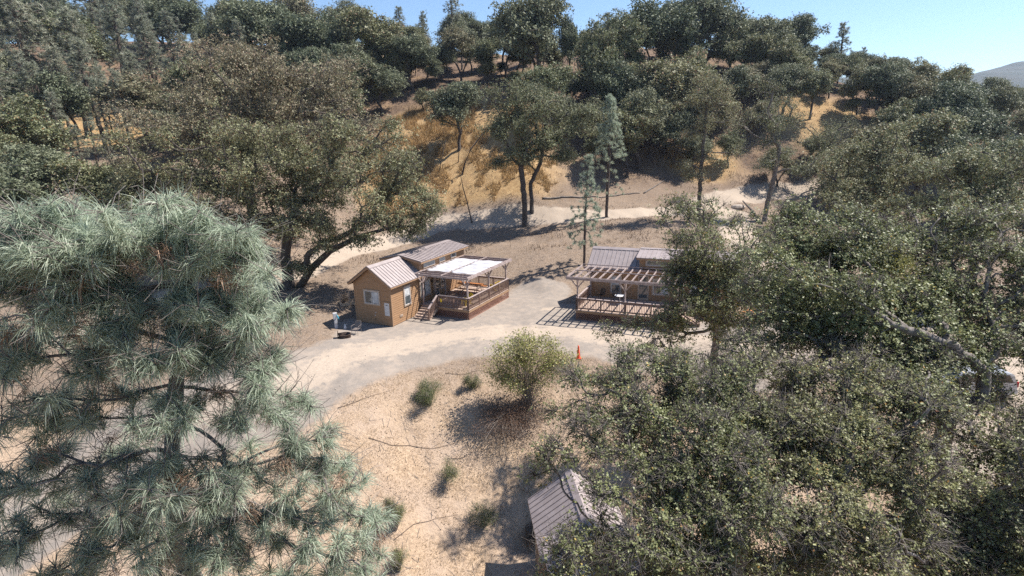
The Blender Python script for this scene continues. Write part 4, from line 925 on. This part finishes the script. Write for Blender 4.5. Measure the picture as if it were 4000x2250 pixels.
# middle distance oaks
ED = 1.5
b = hit(1130, 1128); B = (b[0], b[1], b[2] - .4); Yb = b[1]
rg = np.random.default_rng(55); EDm, ED = ED, 1.0
MF = fill(rg, [(470,640),(640,360),(900,210),(1150,240),(1350,320),(1490,430),(1600,600),(1740,840),(1660,930),(1450,890),(1250,940),(1150,1000),(850,960),(700,830),(560,780)], 135, lambda x, y: 62 if y < 520 else 51, 105, 14, keep=.9)
ED = EDm
oak('oak_tree', 101, [B, aty(1115, 1000, Yb), aty(1125, 880, Yb)],
    [E(900,800,Yb-1,200,34), E(1130,720,Yb,230,46), E(1380,760,Yb-1,220,44), E(1580,850,Yb-2,130,26), E(1000,660,Yb+1,200,34), E(1300,640,Yb+1,200,38), E(780,900,Yb-2,130,18), E(1690,880,Yb-2,80,12,1,.6), E(1480,900,Yb-2,90,12,1,.6),
     E(1500,700,Yb,150,26), E(1640,780,Yb-1,90,14), *[e for x, y, e in MF if y >= 520], E(1200,870,Yb-3,110,12), E(780,760,Yb,170,26), E(700,900,Yb-1,120,16), E(1080,900,Yb-2,120,14), E(1320,880,Yb-3,110,12), E(1000,560,Yb+2,170,20), E(1210,1060,Yb-1,60,7), E(1460,935,Yb-2,60,8), E(1310,960,Yb-2,55,7), E(1580,915,Yb-2,50,6)], leaf=.15, per=115, spread=.46, mat_l='oak', step=.6, rt=.026, bare=.14, twign=9, twigL=1.2, crook=.35, bunch=5,
    label='large spreading oak with dark forked trunk behind the left cabin', asp=.7, extra=[('mistletoe', (*aty(1230, 660, Yb-3), .9), 'mistle')])
O_ = Vector(B); b2 = hit(1165, 1122); lm = [(b2[0], b2[1], b2[2] - .3), aty(1215, 1050, Yb-.5), aty(1290, 980, Yb-1), aty(1400, 925, Yb-1.5), aty(1520, 890, Yb-2), aty(1640, 880, Yb-2)]
MB().tube([Vector(p) - O_ for p in lm], [.4, .33, .28, .2, .13, .05], 8).build('limb', M['bark'], bpy.data.objects['mistletoe'].parent, smooth=True)
g = gz(965, 700, 62)
oak('oak_tree', 102, [(g[0], g[1], g[2] - .4), aty(958, 640, 62), aty(950, 520, 62)],
    [E(950,430,62,230,40), E(1150,480,61,220,38), E(760,520,60,200,34), E(1340,560,60,180,30), E(900,310,64,190,28), E(1230,380,62,170,26), E(1090,290,65,150,20), E(700,650,60,150,22), E(1480,620,61,120,16), E(620,520,62,160,22), E(1000,620,61,180,24), E(1250,620,61,150,20), E(850,260,66,120,14), E(1280,280,65,110,12), E(560,680,60,120,14)] + [e for x, y, e in MF if y < 520],
    leaf=.16, per=115, spread=.55, mat_l='oak_dry', bunch=5, step=.7, rt=.03, bare=.15, twign=7, twigL=1.3, crook=.35, label='wide pale oak with visible forked limbs left of the golden clearing', asp=.7)
b = hit(2050, 886)
oak('oak_tree', 103, [(b[0], b[1], b[2] - .4), aty(2048, 760, b[1]), aty(2035, 660, b[1])],
    [E(1990,520,74,120,34), E(2110,470,74,140,44), E(2210,540,74,100,26), E(1970,430,75,90,24), E(2070,380,75,90,24), E(1925,530,74,60,10), E(2260,480,74,80,18), E(1930,645,72,45,7,1,.5), E(2150,590,73,80,14), E(2010,620,73,80,14), E(2080,560,73,100,16), E(2220,620,73,60,8)],
    leaf=.15, per=120, spread=.48, mat_l='oak', bunch=5, step=.6, rt=.028, bare=.05, twign=5, twigL=1, crook=.3, label='grey green oak with a straight trunk in front of the upper road', asp=.7)
b = hit(2078, 834)
oak('oak_tree', 104, [(b[0], b[1], b[2] - .4), aty(2072, 720, b[1]), aty(2110, 640, b[1])],
    [E(2190,490,b[1],90,18), E(2250,440,b[1]+1,70,14), E(2120,400,b[1]+1,90,18), E(2020,600,b[1],50,6)], leaf=.16, per=100, spread=.45, mat_l='oak_dark', step=.6, rt=.04, twign=5, twigL=1, crook=.3,
    label='second oak trunk on the far side of the upper road behind the straight one', asp=.7)
b = hit(2730, 866); Yb = b[1]
oak('oak_tree', 105, [(b[0], b[1], b[2] - .4), aty(2735, 720, Yb), aty(2752, 520, Yb), aty(2765, 380, Yb)],
    [E(2700,560,Yb,50,9), E(2795,490,Yb,65,15), E(2735,410,Yb,60,13), E(2810,370,Yb,60,13), E(2700,700,Yb-1,36,8), E(2800,640,Yb-1,40,8), E(2865,600,Yb,36,6), E(2770,320,Yb,40,8), E(2672,640,Yb,34,6), E(2860,430,Yb,40,6)],
    leaf=.14, per=60, spread=.5, mat_l='oak', step=.5, rt=.03, bare=.2, twign=9, twigL=1.1, label='ragged upright oak with leafy trunk below the upper road', trunk_leaf=260, asp=.7)
b = hit(2985, 866); Yb = b[1]
oak('oak_tree', 106, [(b[0], b[1], b[2] - .4), aty(3000, 790, Yb), aty(3025, 690, Yb), aty(3050, 560, Yb)],
    [E(3030,440,Yb,90,18), E(2950,480,Yb,80,14), E(3100,500,Yb,70,12), E(2930,580,Yb,70,12), E(2965,660,Yb-1,40,8), E(3125,680,Yb-2,45,10), E(3180,620,Yb-1,50,8), E(3000,360,Yb,60,10), E(3080,600,Yb,50,7)],
    leaf=.14, per=60, spread=.55, mat_l='oak', step=.5, rt=.035, bare=.2, twign=8, twigL=1.2, label='oak with pale leaning trunk and a long low limb beside the upper road', bark='bark_grey', trunk_leaf=160, asp=.7)
b = hit(3215, 745); Yb = b[1]
oak('oak_tree', 107, [(b[0], b[1], b[2] - .4), aty(3215, 690, Yb), aty(3235, 600, Yb)], [E(3180,540,Yb,80,14), E(3280,520,Yb,90,16), E(3350,600,Yb,80,14), E(3240,620,Yb-1,60,8)],
    leaf=.15, per=60, spread=.6, mat_l='oak', step=.6, rt=.04, twign=6, twigL=1.1, label='oak with split trunk where the upper road passes out of sight', asp=.7)
g = gz(3440, 900, 50)
oak('oak_tree', 108, [(g[0], g[1], g[2] - .4), aty(3440, 880, 50), aty(3430, 800, 50)], [E(3330,680,50,130,30), E(3490,620,51,140,34), E(3250,780,49,100,22), E(3400,800,49,120,26), E(3600,720,50,130,30), E(3350,600,52,90,14), E(3480,900,48,90,14)],
    leaf=.15, per=130, spread=.44, mat_l='oak', bunch=5, step=.6, rt=.026, bare=.12, twign=5, label='bright green oak beyond the right end of the gravel', asp=.7)
g = gz(3800, 1000, 43)
oak('oak_tree', 109, [(g[0], g[1], g[2] - .4), aty(3820, 950, 43), aty(3800, 860, 43)], [E(3740,700,44,150,34), E(3900,640,45,160,36), E(3960,820,42,150,34), E(3700,860,42,130,28), E(3840,940,41,120,20), E(4080,720,43,160,24), E(3640,800,43,90,14)],
    leaf=.14, per=130, spread=.42, mat_l='oak', bunch=5, step=.6, rt=.026, bare=.12, twign=5, label='full green oak at the right edge above the near oaks', asp=.7)
b = hit(1760, 562)
def conepts(rng, top, base, n, r, lo, hi=1, p=.7):
    z = rng.uniform(lo, hi, n); t = rng.uniform(0, 6.28, n); rr = r * (1.05 - z)**p * rng.uniform(.35, 1, n)**.6
    B_, T_ = np.array(base), np.array(top); return B_ + (T_ - B_) * z[:, None] + np.c_[np.cos(t)*rr, np.sin(t)*rr, rr*.25]
rg = np.random.default_rng(8)
b = hit(2282, 1040); tp = aty(2300, 605, b[1])
pine('pine_tree', 201, b, [(b[0], b[1], b[2] - .3), ((b[0]+tp[0])/2 - .1, b[1], (b[2]+tp[2])/2), tp], conepts(rg, tp, b, 150, 2.3, .1), per=46, L=.32, w=.024, rt=.011, mat_n='needles', label='airy young grey pine just behind the space between the cabins', step=.35, twign=2, group='young pines', power=2.0)
b = hit(2368, 852); tp = aty(2385, 372, b[1]); T1 = conepts(rg, tp, b, 190, 3.4, .45, 1, .75); T2 = conepts(rg, tp, b, 18, 2.4, .15, .5)
pine('pine_tree', 202, b, [(b[0], b[1], b[2] - .3), ((b[0]+tp[0])/2 + .1, b[1], (b[2]+tp[2])/2), tp], np.concatenate([T1, T2]), per=42, L=.42, w=.032, rt=.014, mat_n='needles', label='taller young grey pine with full blue green top beside the upper road', step=.4, group='young pines', power=2.0)
# bare saplings over the golden grass
for pts, r0, lb in (([(1845,875,0),(1825,790,2),(1808,730,3),(1800,690,4)], .09, 'dead leaning sapling whose foot stands in the upper road shade'),
                    ([(1805,692,0),(1815,640,3),(1840,580,5),(1880,530,7),(1905,490,8)], .13, 'curved bare sapling arching over the golden grass'),
                    ([(1790,640,0),(1793,590,2),(1797,545,3)], .07, 'straight thin bare pole in the golden grass'), ([(1713,680,0),(1725,620,2),(1742,545,4)], .07, 'slanting thin bare pole left of the curved sapling')):
    b = hit(pts[0][0], pts[0][1]); limb('bare_sapling', [(b[0], b[1], b[2] - .2)] + [aty(p[0], p[1], b[1]) for p in pts[1:]], r0, 'bark', lb, 'dead sapling', group='bare saplings')
# shrubs
def shrub(px, py, wpx, hpx, label, mt='shrub', seed=1, dens=1., group=None, leaf=.055):
    b = hit(px, py); rng = np.random.default_rng(seed); r = wpx / FPX * b[1] * .5; hh = hpx / FPX * b[1]
    return oak('shrub', seed, [(b[0], b[1], b[2] - .1), (b[0], b[1], b[2] + .12)], [(b[0], b[1], b[2] + hh * .45, r, r, hh * .5, int(46 * dens))], leaf=leaf, per=int(80 * dens), spread=r * .2, mat_l=mt, bark='twig',
               step=.14, rt=.006, twign=4, twigL=.35, label=label, cat='shrub', group=group, asp=.35, up=.1, flat=1.1, bare=.1, bias=1.3)
shrub(1682, 1590, 135, 105, 'dense dark green shrub uppermost left on the dry slope', seed=31, dens=1.5, group='low shrubs on the slope')
shrub(1845, 1530, 75, 60, 'smallest grey green shrub between the dark shrub and the tall bush', seed=32, group='low shrubs on the slope')
shrub(1750, 1885, 130, 85, 'pale olive thin shrub halfway down the slope', seed=33, dens=.9, group='low shrubs on the slope')
shrub(1892, 2060, 145, 110, 'pale olive shrub left of the lower cabin roof', seed=34, dens=1.0, group='low shrubs on the slope')
shrub(1548, 2080, 90, 170, 'bright green shrub at the right edge of the big pine', seed=35, dens=1.2, group='low shrubs on the slope')
shrub(1560, 2230, 110, 110, 'dull shrub at the picture bottom beside the big pine', seed=36, dens=.9, group='low shrubs on the slope')
shrub(1345, 1190, 60, 45, 'dead brown weed clump between the stakes and the cabin', 'litter', 37, .7); shrub(1990, 1660, 330, 60, 'dry brown brush around the foot of the tall bush', 'brush', 38, 2.0, leaf=.07)
shrub(2080, 2130, 120, 60, 'dead twiggy brush against the lower cabin left wall', 'litter', 39, 1)
b = hit(2062, 1592); rg = np.random.default_rng(3); Yb = b[1]
oak('bush', 110, [(b[0], b[1], b[2] - .2), (b[0], b[1], b[2] + .25)], [E(1990,1390,Yb,75,26), E(2105,1370,Yb,80,30), E(2190,1420,Yb,60,20), E(2050,1350,Yb,60,18), E(1950,1470,Yb,50,14), E(2110,1470,Yb-.3,60,7), E(2020,1480,Yb-.4,60,6)],
    leaf=.11, per=40, spread=.3, clump=1, bias=1.6, mat_l='bush', bark='twig', step=.25, rt=.009, twign=5, twigL=.45, label='tall leafy yellow green bush with many upright stems on the slope', cat='bush', asp=.6, power=1.7, bare=.05, crook=.2)
# foreground oaks
ED = 1.55
rg = np.random.default_rng(56); ED = .85
FF = fill(rg, [(2930,880),(3010,840),(3300,900),(3650,850),(4150,840),(4150,2330),(2150,2330),(2070,2150),(2120,1900),(2230,1500),(2380,1440),(2620,1400),(2950,1380)], 112, lambda x, y: 21.5 - (y - 900) * .0088 if y < 1800 else 13.5 - (y - 1800) * .004, 88, 11,
          ((2250,1960,150,150),(2310,1900,125,85),(3400,1990,100,90),(3800,1720,75,120),(3770,1930,60,60),(3960,1510,70,60),(3330,1400,80,45),(2990,2080,80,60),(3150,1960,60,50),(2700,1980,60,50),(3560,1280,60,40)), keep=.86)
F1 = fill(rg, [(2580,800),(2900,800),(3020,950),(3050,1250),(2950,1400),(2560,1380),(2440,1300),(2620,1200),(2570,1000)], 115, lambda x, y: 28.5, 75, 9, ((2800,1330,60,60),(2960,1235,75,45)))
def near(i): return [e for x, y, e in FF if i == int(np.argmin([abs(x-a)/1.0 + abs(y-b)*.9 for a, b in ((3550,1150),(2580,1750),(3220,1750),(3900,2000))]))]
ED = 1.2
NG = dict(up=1.1, bunch=6, clump=3, twigr=.009, mat_l='oak_near', twign=14, twigL=.65, crook=.38, asp=.72, sides=6, bark='bark_grey')
g = gz(2800, 1430, 29)
oak('oak_tree', 120, [(g[0], g[1], g[2] - .4), aty(2790, 1390, 29), aty(2800, 1300, 28.5)],
    [E(2720,960,29,115,24), E(2830,1050,28,150,34), E(2660,1090,28,95,18), E(2480,1300,27,70,10), E(2730,1200,27,110,22), E(2620,1260,27,80,12), E(2900,1200,27,120,22), E(2640,830,30,60,8), E(2790,880,30,80,12), E(2810,1120,27.5,90,16), E(2740,1050,28,90,14), E(2880,1290,26.5,85,12), E(3000,1130,28,95,14), E(2370,1310,27,50,4), E(2960,950,29,110,20), E(2560,1360,26,80,10)] + [e for _, _, e in F1],
    leaf=.1, per=95, spread=.33, step=.35, rt=.014, bare=.24, label='oak half hiding the right cabin with its dark forked trunk on the gravel', **NG)
x0, z0 = 14.2, h(14.2, 16.5)
rg = np.random.default_rng(12)
ells = [E(px, py, Y, r, n) for px, py, Y, r, n in ((3130,960,21,120,22),(3300,1010,21,130,26),(3500,980,21,140,28),(3700,1010,20,140,28),(3900,1030,19,150,28),(3180,1150,19,130,22),(3420,1180,19,140,26),(3650,1200,18.5,140,24),(3880,1220,18,140,24),
                                                     (3080,1330,18,110,18),(3280,1360,18,110,18),(3520,1370,17.5,120,18),(3980,1400,16.5,110,14),(3380,1030,20,140,22),(3780,1130,19,140,22),(3560,1250,18,120,18),(3180,1250,19,120,18),(4080,1300,17,110,14),(3100,860,22,80,10),(3400,880,21,110,16),(3700,880,21,110,16),(3950,890,20,120,16),(2960,1180,20,90,12),(4080,1150,18,150,20),(3700,1420,16.5,80,10))]
oak('oak_tree', 121, [(x0, 16.5, z0 - .4), aty(3700, 1640, 16.2), aty(3835, 1550, 16.0), aty(3850, 1455, 16.0), aty(3720, 1350, 16.2), aty(3480, 1265, 16.6), aty(3270, 1130, 17)], ells + near(0), leaf=.082, per=120, spread=.3, step=.3, rt=.0125, bare=.2, label='largest near oak at right with thick pale limbs reaching left', **NG,
    extra=[('mistletoe', (*aty(3500, 1030, 18.5), .55), 'mistle')])
x0 = 4.9
ells = [E(px, py, Y, r, n) for px, py, Y, r, n in ((2420,1530,15,110,22),(2600,1470,15.5,120,26),(2780,1500,15,130,26),(2300,1650,14,90,16),(2520,1660,14,130,30),(2740,1680,13.5,130,28),(2400,1790,13,90,10),(2640,1850,12.5,110,18),(2880,1800,12.5,120,22),
                                                     (2350,1960,12,90,10),(2560,2040,11.5,80,10),(2780,2040,11.5,120,18),(2960,1980,11.5,100,16),(2450,2160,11,110,14),(2700,2200,11,120,18),(2230,1500,15,60,7),(2190,1760,13.5,60,6),(2230,2230,11,60,5),(2650,1600,15,100,14),(2900,1620,14.5,110,16),(2860,1950,12.5,90,12),(2620,1930,12.5,70,8),(2500,1420,16,70,8),(2900,1380,17,100,14))]
oak('oak_tree', 122, [(x0, 11.5, h(x0, 11.5) - .4), (x0 + .1, 11.8, -2), aty(2900, 2120, 12.3), aty(2880, 1900, 12.6)], ells + near(1), leaf=.064, per=115, spread=.23, step=.22, rt=.012, bare=.24, label='near oak whose branches overhang the lower cabin roof', **NG)
x0 = 7.4
ells = [E(px, py, Y, r, n) for px, py, Y, r, n in ((3000,1480,15.5,120,24),(3180,1520,15,130,28),(3380,1500,15,130,28),(3560,1560,14.5,120,24),(3080,1660,14,120,24),(3300,1700,13.5,130,28),(3520,1740,13.5,120,22),(3120,1840,13,100,14),(3480,1900,12.5,80,10),
                                                     (3060,2100,12,90,14),(3220,2200,11.5,110,18),(3560,2060,12,80,10),(3420,2220,11.5,100,12),(3620,1900,13,60,6),(3180,1600,15,110,16),(3440,1620,14.5,110,16),(3640,1440,16,80,10),(3300,1400,16.5,80,10),(2960,1640,14.5,90,12))]
oak('oak_tree', 123, [(x0, 12.3, h(x0, 12.3) - .4), (x0, 12.5, -2.5), aty(3260, 2060, 12.8), aty(3270, 1900, 12.9), aty(3320, 1780, 12.9)], ells + near(2), leaf=.066, per=118, spread=.24, step=.24, rt=.013, bare=.24, label='near oak with dark upright trunk second from the right corner', **NG)
x0 = 11.2
ells = [E(px, py, Y, r, n) for px, py, Y, r, n in ((3680,1620,15.5,110,20),(3820,1760,14.5,90,10),(3980,1800,14,110,18),(3720,2040,13,120,22),(3880,1980,13,130,24),(4050,2050,13,130,20),(3660,2200,12,110,20),(3850,2200,12,130,24),(4020,2250,12,120,18),(3980,1640,15.5,60,6))]
oak('oak_tree', 124, [(x0, 12.6, h(x0, 12.6) - .4), (x0, 12.8, -2), aty(3900, 2120, 13.2)], ells + near(3), leaf=.068, per=118, spread=.25, step=.24, rt=.014, bare=.24, label='near oak filling the bottom right corner', **NG)
# the big grey pine in front
ED = 1.0
rg = np.random.default_rng(40)
tr = [(-3.75, 6.9, h(-3.75, 6.9) - .4), (-3.7, 6.9, 0), (-3.72, 6.85, 5), aty(690, 2150, 6.8), aty(670, 1800, 6.7), aty(700, 1400, 6.7), aty(740, 1050, 6.6), aty(705, 800, 6.5)]
tips = [(20,860),(70,800),(130,850),(195,772),(290,770),(350,830),(400,800),(470,870),(555,775),(612,770),(640,850),(700,752),(460,905),(540,900),(800,850),(825,890),(930,880),(175,960),(620,850),(1000,960),(260,900),(760,800),(880,960),(1040,1040),(960,870),(1120,1180)]
Tt = np.array([aty(px + rg.normal() * 8, py + 25, rg.uniform(5.6, 6.9)) for px, py in tips])
el = [E(px, py, Y, r, n, 1.6, .9) for px, py, Y, r, n in ((120,960,6.1,150,24),(320,960,6.3,160,26),(540,980,6.4,160,26),(730,980,6.5,140,22),(900,1010,6.5,120,18),(80,1180,6.1,170,20),(330,1180,6.2,170,20),(560,1230,6.4,140,14),(860,1200,6.6,150,20),(1010,1250,6.6,120,16),
      (100,1400,6.2,170,18),(380,1420,6.3,160,18),(640,1400,6,150,16),(880,1420,6.5,150,20),(1030,1450,6.6,100,14),(150,1640,6.2,170,18),(420,1640,6.3,160,14),(700,1620,6,150,14),(950,1620,6.5,150,14),(1180,1620,6.9,110,9),
      (100,1880,6.2,170,20),(380,1880,6.3,160,20),(640,1880,6,150,15),(900,1880,6.3,150,18),(1150,1850,6.7,130,16),(1330,1880,7,110,9),(1230,1700,7,90,7),(150,2100,6.2,170,20),(450,2130,6.2,160,20),(760,2100,6.2,150,16),(1020,2080,6.5,150,18),(1270,2080,6.8,140,17),(550,2000,6.4,150,14),(1100,2230,6.4,140,12),(1320,2240,6.6,110,9),(1440,2060,7,90,8),(1450,2210,6.9,90,7),
      (-80,1000,6,140,9),(-80,1500,6,140,9),(900,2230,6.2,130,8),(600,2260,6,120,8),(250,2270,6,120,8),(700,1850,5.8,130,8),(640,2080,5.8,130,8),(760,2250,5.8,120,8))]
T_ = np.concatenate([Tt, ell_targets(rg, el, .3, 1)])
pine('pine_tree', 301, (-3.75, 6.9, h(-3.75, 6.9)), tr, T_, per=115, L=.27, w=.0072, back_n=.35, rt=.0052, mat_n='needles', label='big near foothill pine with drooping blue green needle bouquets filling the left side', step=.14, dead=.12, twign=5, seg2=True, span=.2, sides=6, cone=(.3, 1.45), droop=.95, bark='bark_grey', power=2.15)
# ---------------------------------------------------------------- grass, litter, underbrush
def blades(name, seed, n, xr, yr, keep, hgt, w, m, label, lay=.5, bend=.5):
    rng = np.random.default_rng(seed); x = rng.uniform(*xr, n); y = rng.uniform(*yr, n); k = keep(x, y, rng); x, y = x[k], y[k]; z = H(x, y); n = len(x)
    l = hgt * rng.uniform(.4, 1.3, n); t = rng.uniform(0, 6.28, n); ln = rng.uniform(0, lay, n); d = np.c_[np.cos(t) * ln, np.sin(t) * ln, np.sqrt(np.maximum(.05, 1 - ln**2))] * l[:, None]
    a = rng.uniform(0, 6.28, n); s = np.c_[np.cos(a), np.sin(a), 0 * a] * w * .5; c = np.c_[x, y, z - .02]
    V_ = np.stack([c - s, c + s, c + d], 1).reshape(-1, 3)
    tag(np_mesh(name, V_, np.arange(3 * n).reshape(-1, 3), M[m]), label, 'grass', kind='stuff')
def clump(x, y, f, t): return fbm(x * f, y * f, 3) > t
blades('dry_grass', 1, 150000, (-11, 14), (15, 36), lambda x, y, r: (attrs(x, y)[0] < .25) & (clump(x, y, 1.1, .36)) & (rectd(x, y, C3, Y3, -.4, 12, -3.9, .4) > 0), .14, .021, 'straw', 'short dry straw on the foreground slope', .98)
blades('golden_grass', 2, 150000, (-30, 30), (76, 112), lambda x, y, r: (attrs(x, y)[2] > .3) & clump(x, y, .5, .42), .85, .085, 'gold', 'tall golden dry grass on the hillside clearing', .8)
blades('brown_grass', 3, 90000, (-40, 75), (60, 120), lambda x, y, r: (attrs(x, y)[0] < .2) & clump(x, y, .35, .5), .4, .07, 'litter', 'thin brown dead grass under the hillside oaks', .9)
blades('weeds', 4, 50000, (-32, 30), (37, 76), lambda x, y, r: (attrs(x, y)[0] < .12) & clump(x, y, .8, .45), .13, .035, 'straw', 'sparse dry weeds on the banks between the roads', .95)
rng = np.random.default_rng(9); n = 60000; x = rng.uniform(-30, 40, n); y = rng.uniform(18, 78, n); k = (attrs(x, y)[0] < .3) & (rng.random(n) < .25 + .75 * clump(x, y, .6, .5)); x, y = x[k], y[k]
v, f = leaf_quads(np.c_[x, y, H(x, y) + .02], norm(rng.normal(size=(len(x), 3)) * .35 + [0, 0, 1]), .075, rng, .7); tag(np_mesh('leaf_litter', v, f, M['litter']), 'fallen oak leaves scattered over the banks', 'leaf litter', kind='stuff')
n = 9000; x = rng.uniform(-25, 35, n); y = rng.uniform(17, 78, n); k = rng.random(n) < .12 + .9 * clump(x, y, .7, .56); x, y = x[k], y[k]; n = len(x)
oc = np.array([[1,0,0],[-1,0,0],[0,1,0],[0,-1,0],[0,0,.7],[0,0,-.7]], float); sz = rng.uniform(.015, .06, (n, 1, 1)) * rng.uniform(.6, 1.3, (n, 6, 3))
V_ = np.c_[x, y, H(x, y)][:, None] + oc[None] * sz; fo = np.array([[0,2,4],[2,1,4],[1,3,4],[3,0,4],[2,0,5],[1,2,5],[3,1,5],[0,3,5]]); tag(np_mesh('pebbles', V_.reshape(-1, 3), (np.arange(n)[:, None, None] * 6 + fo[None]).reshape(-1, 3), M['rock']), 'small stones scattered over gravel and banks', 'pebbles', kind='stuff')
n = 2600; x = rng.uniform(-14, 16, n); y = rng.uniform(17, 60, n); k = attrs(x, y)[0] < .3; x, y = x[k], y[k]; n = len(x); a = rng.uniform(0, 6.28, n); L_ = rng.uniform(.12, .55, n)
P0 = np.c_[x, y, H(x, y) + .03]; x2, y2_ = x + np.cos(a) * L_, y + np.sin(a) * L_; P1 = np.c_[x2, y2_, H(x2, y2_) + .05]; v, f = tubes(np.concatenate([P0, P1]), np.r_[-np.ones(n, int), np.arange(n)], np.full(2 * n, .009), 3, .004)
tag(np_mesh('fallen_twigs', v, f, M['twig']), 'small dead twigs scattered on the dry ground', 'twigs', kind='stuff')
# ---------------------------------------------------------------- haze
hz = bpy.data.materials.new('haze_air'); hz.use_nodes = True; n_ = hz.node_tree.nodes; n_.remove(n_['Principled BSDF']); pv = n_.new('ShaderNodeVolumePrincipled')
pv.inputs['Color'].default_value = (.6, .74, 1, 1); pv.inputs['Density'].default_value = .00014; pv.inputs['Anisotropy'].default_value = .3
hz.node_tree.links.new(pv.outputs[0], n_['Material Output'].inputs['Volume'])
tag(MB().box(-450, 2450, -70, 1750, -45, 190).build('haze', hz), 'thin blue summer haze over the whole valley', 'haze', kind='stuff')
